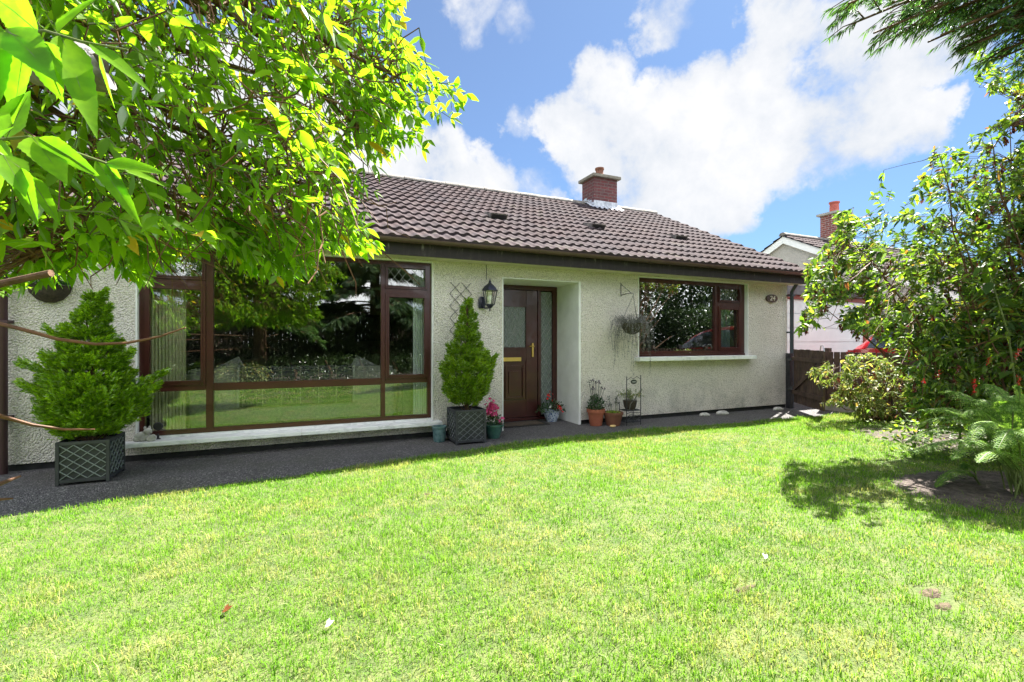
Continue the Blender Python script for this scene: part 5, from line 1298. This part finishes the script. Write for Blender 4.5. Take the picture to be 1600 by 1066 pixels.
bigspray([at(-60, 20, .93), at(20, 55, .94), at(75, 70, .95)],
         [(at(10, 45, .94), at(90, 115, .93), .55), (at(40, 60, .95), at(20, 180, .95), .5), (at(60, 66, .95), at(100, 150, .95), .6), (at(-20, 30, .93), at(-10, 170, .94), .55)])
bigspray([at(-50, 232, .95), at(0, 218, .97), at(45, 214, .98), at(100, 232, 1.0), at(165, 255, 1.02), at(200, 268, 1.04)],
         [(at(10, 216, .97), at(48, 130, .95), .62), (at(50, 214, .98), at(105, 278, .97), .62), (at(60, 216, .98), at(160, 268, 1.0), .34), (at(165, 255, 1.02), at(262, 262, 1.02), .30), (at(150, 250, 1.02), at(222, 342, 1.02), .26), (at(195, 266, 1.04), at(258, 285, 1.05), .3), (at(165, 256, 1.02), at(205, 310, 1.03), .34), (at(0, 218, .97), at(-20, 330, .95), .6)])
bigspray([at(-50, 240, .9), at(0, 240, .92), at(30, 262, .93), at(48, 278, .94)],
         [(at(5, 242, .92), at(40, 300, .92), .7), (at(30, 262, .93), at(60, 345, .93), .42), (at(0, 250, .92), at(-25, 330, .92), .7), (at(45, 275, .94), at(95, 345, .96), .35), (at(-25, 240, .91), at(22, 190, .92), .6)])
T2.tg.build('leading_twigs', M['twig_g'], troot); T2.lf.build('near_leaves', M['leaf_near'], troot, detail=3, droop=.12, fold=.22)
gt_.tw.build('twigs', M['twig'], troot)['kind'] = 'stuff'; gt_.tg.build('leaf_stems', M['twig_g'], troot)['kind'] = 'stuff'
gt_.lf.build('crown', M['leaf_tree'], troot, detail=2, droop=.22, fold=.22)
# cut twigs at the far left
b = MB(); b.tube([(-2.75, 1.15, 1.4), at(-60, 462, 1.0), at(0, 444, 1.0), at(45, 434, 1.0), at(80, 427, 1.0)], [.012, .010, .0080, .0072, .0078], 8); b.build('cut_twig', M['bark_d'], troot, smooth=True)
b = MB(); b.tube([(-2.85, 1.1, 1.25), at(-60, 492, 1.2), at(0, 506, 1.2), at(40, 516, 1.2), at(90, 530, 1.22), at(150, 538, 1.25), at(200, 536, 1.27), at(250, 526, 1.3), at(290, 512, 1.3)], [.010, .006, .0052, .005, .0045, .004, .0035, .003, .0018], 7); b.build('bare_twig', M['twig'], troot, smooth=True)
b = MB(); b.tube([(-3.0, 1.0, 1.0), at(-50, 635, 1.0), at(0, 650, 1.0), at(50, 664, 1.05), at(100, 671, 1.1), at(148, 671, 1.12)], [.010, .005, .0042, .0036, .003, .0015], 7); b.build('bare_twig', M['twig'], troot, smooth=True)
b = MB(); b.tube([(-3.1, .95, .6), at(-40, 770, 1.15), at(-5, 758, 1.15), at(32, 744, 1.2)], [.010, .008, .006, .0025], 7); b.tube([at(-20, 782, 1.15), at(20, 779, 1.2)], [.005, .002], 6); b.build('bare_twig', M['twig'], troot, smooth=True)

# ---- the big flowering bush at the right
def bush(name, lab, cat, poly, base, zr, nsp, size, mat, nstem, tipd, seed, stemz=.6, fl=0, wr=.45, L=(.12, .26), nl=(9, 16), trunkr=.02, boxuv=None, droop=.35, group=None):
    rs = np.random.default_rng(seed); T = Tree(); root = empty(name, tuple(base)); tag(root, lab, cat, group)
    us = [p[0] for p in poly]; vs = [p[1] for p in poly]; base = np.array(base, float)
    main = MB(); nd = []
    cen = at(np.mean(us), np.mean(vs), sum(zr)/2)
    k = 0
    while k < nstem:
        u, v = rs.uniform(min(us), max(us)), rs.uniform(min(vs), max(vs))
        if not inpoly(u, v, poly): continue
        b_ = at(u, v, rs.uniform(*zr)); a = base+np.array([rs.normal()*.12, rs.normal()*.12, -.03]); mid = a*.45+b_*.55; mid = mid*[.5, .5, 1]+a*[.5, .5, 0]*.35+b_*[.5, .5, 0]*.65+np.array([0, 0, .15])
        mid[2] = a[2]*.35+b_[2]*.65
        P = [a*(1-t_)**2+mid*2*t_*(1-t_)+b_*t_*t_ for t_ in np.linspace(0, 1, 8)]
        P = [p+rs.normal(size=3)*.02 for p in P]
        main.tube(P, list(np.linspace(trunkr, .004, 8)*rs.uniform(.7, 1.2)), 6); nd += P[2:]; k += 1
    nd = np.array(nd); c = 0; fls = Leaves(); fst = []
    zc, zh = sum(zr)/2, (zr[1]-zr[0])/2
    while c < nsp:
        u, v = rs.uniform(min(us), max(us)), rs.uniform(min(vs), max(vs))
        if not inpoly(u, v, poly): continue
        Z = zc+zh*rs.uniform(-1, 1)*sqrt(max(.1, 1-.6*((v-np.mean(vs))/(max(vs)-min(vs))*2)**2))
        tip = at(u, v, Z)
        while name == 'flowering_bush' and tip[2] < 2.7 and Z > 4.1 and tip[0]/(12.36-tip[1]) > .765: Z -= .08; tip = at(u, v, Z)
        if tip[2] < .05: continue
        q_ = tip-np.array(SUNV)*(tip[2]-.55)/SUNV.z       # where this twig's shade would fall: the fern below stands in the sun
        if name != 'small_shrub' and ((q_[0]-4.75)/1.0)**2+((q_[1]-1.95)/.8)**2 < 1 and rs.uniform() < .74: continue
        d = nrm(tip-base-np.array([0, 0, .5]))*tipd+rs.normal(size=3)*.5+np.array([0, 0, .15])
        bs = spray(T, tip, d, rs.uniform(*L), int(rs.integers(*nl)), size*rs.uniform(.7, 1.2), wr=wr, droop=droop, rs=rs, r=.002, jitter=.3)
        j = np.argmin(((nd-bs)**2).sum(1))
        T.tw.tube(curve_pts(nd[j], bs, .06, 3, .05), [.004, .0032, .0026, .002], 4, cap=False)
        if rs.uniform() < fl:
            L_ = rs.uniform(.05, .11); m = int(L_*260); tt = rs.uniform(0, 1, m)
            P = tip+np.stack([rs.normal(size=m)*.006, rs.normal(size=m)*.006, -tt*L_], 1)
            fls.add(P, rs.normal(size=(m, 3))*.5+[0, 0, -1.], rs.normal(size=(m, 3)), .026, .018)
        c += 1
    main.build('stems', M['bark_d'], root, smooth=True); T.tw.build('twigs', M['twig'], root)['kind'] = 'stuff'; T.tg.build('leaf_stems', M['twig_g'], root)['kind'] = 'stuff'
    T.lf.build('foliage', mat, root, detail=1, droop=.3, fold=.3)
    if fl and fls.P: fls.build('flower_tassels', M['maroon'], root, detail=0)['kind'] = 'stuff'
    return root
polyA = [(1258, 440), (1262, 412), (1300, 385), (1310, 325), (1345, 345), (1372, 292), (1425, 290), (1450, 262), (1452, 222), (1500, 232), (1510, 205), (1560, 195), (1600, 150), (1700, 100), (1900, 100), (1950, 640), (1700, 690), (1560, 660), (1450, 660), (1420, 640),
         (1420, 590), (1400, 560), (1385, 530), (1330, 515), (1300, 520), (1330, 470), (1300, 470), (1270, 500), (1248, 515), (1262, 470)]
bush('flowering_bush', 'large arching bush with dark red hanging tassels, right of the gate', 'bush', polyA, (7.0, 2.4, 0), (4.55, 5.8), 4300, .098, M['leaf_bush'], 46, .55, 41, fl=.20, trunkr=.019)
polyA2 = [(1505, 88), (1540, 75), (1600, 60), (1750, 40), (1800, 200), (1640, 200), (1560, 140), (1500, 165), (1540, 130), (1500, 118)]
bush('climbing_shrub', 'loose light green leafy shoots high at the right edge under the conifer', 'shrub', polyA2, (8.2, 2.2, 0), (5.2, 6.0), 300, .10, M['leaf_bush'], 9, .6, 43, trunkr=.014)
polyB = [(1262, 585), (1275, 565), (1292, 562), (1305, 590), (1330, 552), (1372, 545), (1400, 570), (1430, 590), (1440, 640), (1400, 655), (1340, 650), (1310, 635), (1290, 628), (1310, 612), (1290, 600), (1265, 596)]
bush('small_shrub', 'low pale leaved shrub in front of the fence beside the gate', 'shrub', polyB, (8.35, 4.55, 0), (6.9, 7.6), 250, .085, M['leaf_small'], 30, .6, 44, trunkr=.014, L=(.1, .2), fl=.08)
# gnarled base of that shrub
# tall green-stemmed plants with red flower spikes beside the fern
o = empty('red_flowered_plant', (6.2, 2.1, 0)); tag(o, 'tall plant with big green leaves and hanging red flowers behind the fern', 'plant')
st = MB(); Lf = Leaves(); fl_ = Leaves(); rs = np.random.default_rng(77)
tall = [((1592, 640), (1575, 520), (1540, 410)), ((1560, 655), (1600, 520), (1640, 420)), ((1530, 650), (1500, 560), (1470, 500)), ((1600, 650), (1588, 560), (1560, 455)), ((1640, 660), (1660, 520), (1680, 400)), ((1500, 660), (1460, 600), (1430, 560))]
for k, pp in enumerate(tall):
    Z = 4.6+.12*k; P = [at(pp[0][0], 690, Z)*[1, 1, 0]+[0, 0, 0]]+[at(u, v, Z) for u, v in pp]; st.tube(curve_pts(P[0], P[1], 0, 2)+P[2:], [.012, .011, .010, .008, .005], 6)
    for q in np.linspace(.25, 1, 7):
        i = min(int(q*2), 1); f = q*2-i; c = P[1+i]*(1-f)+P[2+i]*f if i < 2 else P[3]
        for sg_ in (1, -1): d = nrm(RT*sg_+rs.normal(size=3)*.45+[0, 0, .05]); Lf.add(c+d*.04, d, rs.normal(size=3)*.25+[0, 0, 1], rs.uniform(.16, .26), rs.uniform(.055, .09)); st.tube([c, c+d*.05], .003, 4)
for (u, v0, v1) in ((1591, 588, 616), (1523, 593, 618), (1590, 545, 562), (1468, 580, 588), (1443, 592, 598), (1545, 560, 570)):
    fl_ = Leaves()
    for v in np.arange(v0, v1, 2.5):
        c = at(u+rs.normal()*1.5, v, 4.55); fl_.add(c+rs.normal(size=(5, 3))*.006, rs.normal(size=(5, 3))+[0, 0, -.6], rs.normal(size=(5, 3)), .016, .011)
    st.tube([at(u, v0-14, 4.56), at(u, v1, 4.56)], .002, 4); fl_.build('flower_spike', M['redfl'], o, detail=0)
st.build('stems', M['twig_g'], o); Lf.build('leaves', M['leaf_bush'], o, detail=2, droop=.3, fold=.15)

# ---- fern
def fern(loc, lab, fronds, seed, W=.085):
    rs = np.random.default_rng(seed); root = empty('fern', loc); tag(root, lab, 'fern', 'ferns at the right'); Lf = Leaves(); st = MB(); base = np.array(loc)
    for (tip, rise, wid) in fronds:
        tip = np.array(tip, float); a = base+rs.normal(size=3)*[.06, .06, 0]; c1 = a+(tip-a)*.25+np.array([0, 0, rise*.95]); c2 = a+(tip-a)*.7+np.array([0, 0, rise*.55])+rs.normal(size=3)*.03
        P = [a*(1-t_)**3+3*c1*t_*(1-t_)**2+3*c2*t_*t_*(1-t_)+tip*t_**3 for t_ in np.linspace(0, 1, 40)]
        st.tube(P[::3]+[P[-1]], list(np.linspace(.006, .0015, len(P[::3])+1)), 5)
        hd_ = nrm((tip-a)*[1, 1, 0]); sd = np.array([-hd_[1], hd_[0], 0])
        for i in range(8, 40):
            t_ = i/39; w_ = rs.uniform(.85, 1.1)*wid*min(1, (t_-.18)*4.5)*(1-t_)**.55+.01; tg = nrm(P[min(i+1, 39)]-P[i-1])
            for sg_ in (1, -1):
                d = nrm(sd*sg_+tg*.45+[0, 0, -.18]+rs.normal(size=3)*.06); upn = nrm(np.cross(sd, tg)); upn = upn if upn[2] > 0 else -upn
                m = max(4, int(w_/.011))
                q = P[i]+d*w_*np.linspace(.06, 1, m)[:, None]+np.array([0, 0, -1.])*w_*.25*(np.linspace(0, 1, m)**2)[:, None]
                ll = (.027*(1-np.linspace(0, 1, m)*.75)+.003)
                s2 = nrm(np.cross(d, upn))
                for s_ in (1, -1): Lf.add(q, nrm(s2*s_*.9+d*.6), upn+rs.normal(size=(m, 3))*.15, ll, ll*.42)
    st.build('stalks', M['twig_g'], root); Lf.build('fronds', M['leaf_fern'], root, detail=0, droop=.15, fold=.2)
    return root
fb_ = tuple(at(1600, 780, 3.75)*[1, 1, 0])
ft = [(at(1440, 640, 4.0), .5, .15), (at(1428, 680, 4.3), .5, .15), (at(1455, 700, 3.6), .45, .14), (at(1475, 660, 3.9), .5, .15), (at(1540, 600, 4.3), .5, .16), (at(1590, 605, 3.8), .5, .16), (at(1530, 720, 3.3), .4, .13), (at(1418, 690, 4.0), .55, .17), (at(1432, 665, 4.1), .62, .17), (at(1425, 705, 3.7), .5, .16), (at(1490, 715, 3.5), .5, .16), (at(1448, 645, 4.3), .6, .17), (at(1470, 612, 4.5), .55, .17), (at(1520, 625, 4.2), .6, .17), (at(1515, 690, 3.5), .62, .16),
      (at(1560, 618, 4.0), .55, .16), (at(1600, 622, 4.0), .55, .17), (at(1660, 640, 3.9), .55, .17), (at(1700, 700, 3.6), .5, .16), (at(1620, 700, 3.3), .6, .15), (at(1560, 700, 3.35), .6, .15), (at(1500, 650, 3.9), .6, .17), (at(1680, 600, 4.2), .5, .17), (at(1580, 640, 3.7), .65, .17)]
fern(fb_, 'large spreading fern with arching pale fronds at the right edge', ft, 51)
fern(tuple(at(1540, 745, 4.05)*[1, 1, 0]), 'small low fern frond over the bare soil', [(at(1464, 758, 3.95), .22, .10), (at(1478, 742, 4.1), .2, .10), (at(1505, 735, 4.2), .2, .09)], 52)
# low leafy undergrowth at the border
o = empty('ground_cover_plant', (6.4, 2.8, 0)); tag(o, 'low dark green leafy undergrowth beneath the big bush', 'plant')
Lf = Leaves(); rs = np.random.default_rng(5)
for k in range(210):
    u = rs.uniform(1400, 1760); v = rs.uniform(600, 735); Z = 1.25*FPX/max(60, (730-533+rs.uniform(-60, 10))); Z = rs.uniform(4.35, 6.6)
    c = at(u, 700, Z)*[1, 1, 0]
    if ((c[0]-8.1)/2.0)**2+((c[1]-2.9)/1.7)**2 > 1.15: continue
    h_ = rs.uniform(.05, .42); m = 16
    P = c+rs.normal(size=(m, 3))*[.12, .12, 0]; P[:, 2] = rs.uniform(.01, h_, m)
    Lf.add(P, rs.normal(size=(m, 3))*[1, 1, .5]+[0, 0, .5], rs.normal(size=(m, 3))*.5+[0, 0, 1], rs.uniform(.05, .11, m), rs.uniform(.025, .045, m))
Lf.build('leaves', M['leaf_bush'], o, detail=1, droop=.3)

# ---- conifers: one overhanging at top right, others across the garden
def conifer(loc, lab, boughs, mat, seed, sub=18, nl=26, ll=.10, lw=.012, trunkh=8, tr=.16, group=None, trunk=True):
    rs = np.random.default_rng(seed); root = empty('conifer_tree', loc); tag(root, lab, 'tree', group); Lf = Leaves(); br = MB(); base = np.array(loc, float)
    MB().tube([base+[0, 0, -.1], base+[.02, 0, trunkh*.4], base+[0, .03, trunkh*.8], base+[0, 0, trunkh]], [tr, tr*.75, tr*.35, .02], 10).build('trunk', M['bark_d'], root, smooth=True)
    for (z, az, L_, dz) in boughs:
        a = base+[0, 0, z]; hd_ = np.array([cos(az), sin(az), 0]); tip = a+hd_*L_+np.array([0, 0, dz]); c = a+hd_*L_*.5+np.array([0, 0, dz*.2+.12*L_])
        P = [a*(1-t_)**2+2*c*t_*(1-t_)+tip*t_*t_ for t_ in np.linspace(0, 1, 9)]
        br.tube(P, list(np.linspace(.035, .006, 9)), 6); sd = np.array([-hd_[1], hd_[0], 0])
        for k in range(sub):
            t_ = rs.uniform(.12, 1)**.8; p = a*(1-t_)**2+2*c*t_*(1-t_)+tip*t_*t_
            wl = L_*.34*(1.05-t_)+.15; s_ = rs.choice([1, -1]); d = nrm(sd*s_*rs.uniform(.3, 1)+hd_*rs.uniform(.4, 1)+[0, 0, rs.uniform(-.45, .1)])
            e = p+d*wl*rs.uniform(.6, 1); br.tube([p, (p+e)/2+[0, 0, .02], e], [.006, .004, .002], 3, cap=False)
            m = nl; tt = rs.uniform(.0, 1, m)[:, None]; q = p+(e-p)*tt
            s2 = nrm(np.cross(d, [0, 0, 1.])); dd = nrm(d*.9+s2*rs.uniform(-1, 1, (m, 1))+[0, 0, -.30]+rs.normal(size=(m, 3))*.18)
            Lf.add(q, dd, rs.normal(size=(m, 3))*.4+[0, 0, 1], ll*rs.uniform(.6, 1.3, m), lw*rs.uniform(.8, 1.4, m))
    br.build('boughs', M['bark_d'], root); Lf.build('foliage', mat, root, detail=0, droop=.3, fold=.3)
    return root
rs = np.random.default_rng(61)
# overhanging boughs, top right: reach from the trunk towards the lawn
cb_ = np.array((6.6, -.4, 0)); bo = []
tipsC = [((1560, 92), 3.1), ((1605, 105), 3.0), ((1640, 100), 3.0), ((1500, 78), 3.15), ((1450, 66), 3.2), ((1400, 55), 3.2), ((1580, 60), 3.2), ((1545, 45), 3.3), ((1490, 30), 3.3), ((1430, 12), 3.3), ((1325, 6), 3.05), ((1330, 38), 3.05), ((1365, 52), 3.00), ((1400, 35), 3.05), ((1430, 42), 3.10), ((1470, 55), 2.95), ((1500, 62), 3.05), ((1530, 66), 3.00), ((1570, 78), 3.05), ((1350, -10), 3.15), ((1420, -10), 3.05), ((1480, 5), 3.05), ((1540, 15), 2.95), ((1590, 40), 3.05), ((1620, 60), 2.95), ((1660, 20), 2.85), ((1450, 15), 3.35), ((1510, 30), 3.35), ((1380, 12), 3.35)]
for (u, v), Z in tipsC:
    p = at(u, v, Z)-cb_; L_ = sqrt(p[0]**2+p[1]**2); bo.append((p[2]+.35, atan2(p[1], p[0]), L_, -.35))
for k in range(26): bo.append((rs.uniform(3.6, 8.5), rs.uniform(0, 2*pi), rs.uniform(1.2, 2.6), -.3))
conifer(tuple(cb_), 'dark conifer reaching its boughs in at the top right corner', bo, M['needle_b'], 62, sub=44, nl=36, ll=.055, lw=.0075, trunkh=9.5)
def ring_boughs(n, z0, z1, L0, L1, seed):
    r_ = np.random.default_rng(seed); out = []
    for k in range(n):
        f = k/n; out.append((z0+(z1-z0)*f, r_.uniform(0, 2*pi), (L0+(L1-L0)*f)*r_.uniform(.8, 1.1), -.5*r_.uniform(.5, 1.3)))
    return out
G_ = 'trees across the lawn behind the viewer'
conifer((-1.3, -4.7, 0), 'broad conifer mirrored in the left of the large window', ring_boughs(130, 1.75, 8, 2.4, .6, 3), M['needle_b'], 71, sub=40, nl=26, ll=.15, lw=.018, trunkh=9, tr=.22, group=G_)
conifer((2.6, -7.0, 0), 'dark conifer mirrored in the right of the large window', ring_boughs(110, 2.0, 9, 2.7, .6, 4), M['needle'], 72, sub=34, nl=22, ll=.24, lw=.035, trunkh=10, tr=.24, group=G_)
conifer((-5.6, -5.6, 0), 'conifer at the far left of the garden behind the viewer', ring_boughs(90, 1.8, 8, 2.6, .6, 5), M['needle'], 73, sub=30, nl=22, ll=.24, lw=.035, trunkh=9, tr=.22, group=G_)
def leaf_mass(name, lab, cat, boxes, n, size, mat, seed, stem=None, group=None, kind=None):
    rs = np.random.default_rng(seed); x0, y0, z0, x1, y1, z1 = boxes; root = empty(name, ((x0+x1)/2, (y0+y1)/2, 0)); tag(root, lab, cat, group)
    c = np.array([(x0+x1)/2, (y0+y1)/2, (z0+z1)/2]); h = np.array([x1-x0, y1-y0, z1-z0])/2
    m = n; q = rs.uniform(-1, 1, (m*2, 3)); r = (np.abs(q)**3).sum(1)**(1/3); q = q[(r < 1.02) & (r > .55)][:m]; m = len(q)
    nz_ = .12*np.sin(q[:, :1]*7+q[:, 1:2]*5)+.1*np.sin(q[:, 2:]*9+q[:, :1]*11)
    P = c+q*h*(1+nz_*.6)+rs.normal(size=(m, 3))*.05; P[:, 2] = np.maximum(P[:, 2], .03)
    Lf = Leaves(); Lf.add(P, q*.8+rs.normal(size=(m, 3))*.7, rs.normal(size=(m, 3))*.6+q+[0, 0, .5], size*rs.uniform(.6, 1.3, m), size*.5*rs.uniform(.7, 1.3, m))
    Lf.build('foliage', mat, root, detail=0, droop=.3)
    st_ = MB()
    for k in range(max(3, int(h[0]*2))):
        xx = x0+(x1-x0)*(k+.5)/max(3, int(h[0]*2)); st_.tube([(xx, c[1], -.05), (xx+.1, c[1], c[2]*.6), (xx-.1, c[1]+.05, z1*.85)], [.07, .05, .02], 6)
    st_.build('stems', M['bark_d'], root)
    return root
leaf_mass('hedge', 'dark clipped hedge across the garden behind the viewer', 'hedge', (-9, -7.6, 0, 8.5, -6.4, 2.5), 42000, .15, M['leaf_hedge'], 81)
bf = empty('sky_block_fence', (0, -8.3, 0)); tag(bf, 'unseen dark boarded fence added behind the hedge to block the sky', 'fence')  # added out of view, stops sky showing through the hedge in window reflections
b = MB()
for k in range(150): b.box(-12+k*.15, -8.32, -.05, -11.86+k*.15, -8.30, 2.0)
b.build('boards', M['fence'], bf); MB().box(-12, -8.36, 1.6, 10.5, -8.325, 1.7).build('rail', M['fence'], bf); MB().box(-12, -8.36, .3, 10.5, -8.325, .4).build('rail', M['fence'], bf)
leaf_mass('bed_darkening_shrubs', 'low dark leaves added to darken the sunlit bed mirrored in the window', 'shrub', (-5, -4.3, 0, 7.5, -3.3, .75), 9000, .09, M['leaf_hedge'], 88)  # added leaves that make the sunlit soil bed read dark in the reflection
leaf_mass('garden_bush', 'rounded leafy bush near the conifers, mirrored in the window', 'bush', (-2.4, -3.6, 0, -1.0, -2.8, .55), 1500, .09, M['leaf_small'], 82)
leaf_mass('broadleaf_tree', 'bushy broadleaf tree across the drive, mirrored in the right window', 'tree', (10.5, -7.5, .6, 15.5, -3.5, 6.2), 17000, .16, M['leaf_hedge'], 83, group=G_)
leaf_mass('side_hedge', 'tall dark hedge along the far side of the driveway', 'hedge', (14.0, -6, 0, 15.2, 5.6, 2.6), 20000, .13, M['leaf_hedge'], 84)
leaf_mass('left_hedge', 'dense green hedge closing the garden beyond the left end of the house', 'hedge', (-7.6, -4, 0, -6.4, 10, 2.4), 20000, .13, M['leaf_hedge'], 85)
leaf_mass('leafy_tree', 'rounded green tree beyond the hedge across the drive', 'tree', (15.6, -7.5, .6, 21.5, -.5, 6.6), 22000, .2, M['leaf_hedge'], 86)
# fallen leaves on the lawn
for (u, v, s_, mt, lab) in ((347, 935, .05, 'deadleaf', 'curled rust brown leaf fallen on the lawn'), (508, 960, .045, 'whitefl', 'pale whitish leaf lying on the lawn right of the brown one'), (314, 989, .03, 'leaf_small', 'small yellow leaf lying on the lawn below the brown one'), (1195, 873, .04, 'whitefl', 'small white feather lying in the middle of the lawn')):
    Z = 1.22*FPX/(v-533); p = at(u, v, Z); p[2] = float(lawn_h(p[0], p[1]))+.022
    Lf = Leaves(); Lf.add(p, np.array([.8, .3, .15]), np.array([0, -.3, 1.]), s_*.95, s_*.5); Lf.add(p+[.01, .01, .004], np.array([.4, .8, .35]), np.array([0, -.5, 1.]), s_*.6, s_*.35)
    tag(Lf.build('fallen_leaf' if mt != 'whitefl' or u < 600 else 'feather', M[mt], None, detail=2, droop=-.2, fold=.5, loc=tuple(p)), lab, 'leaf' if u < 600 else 'feather')
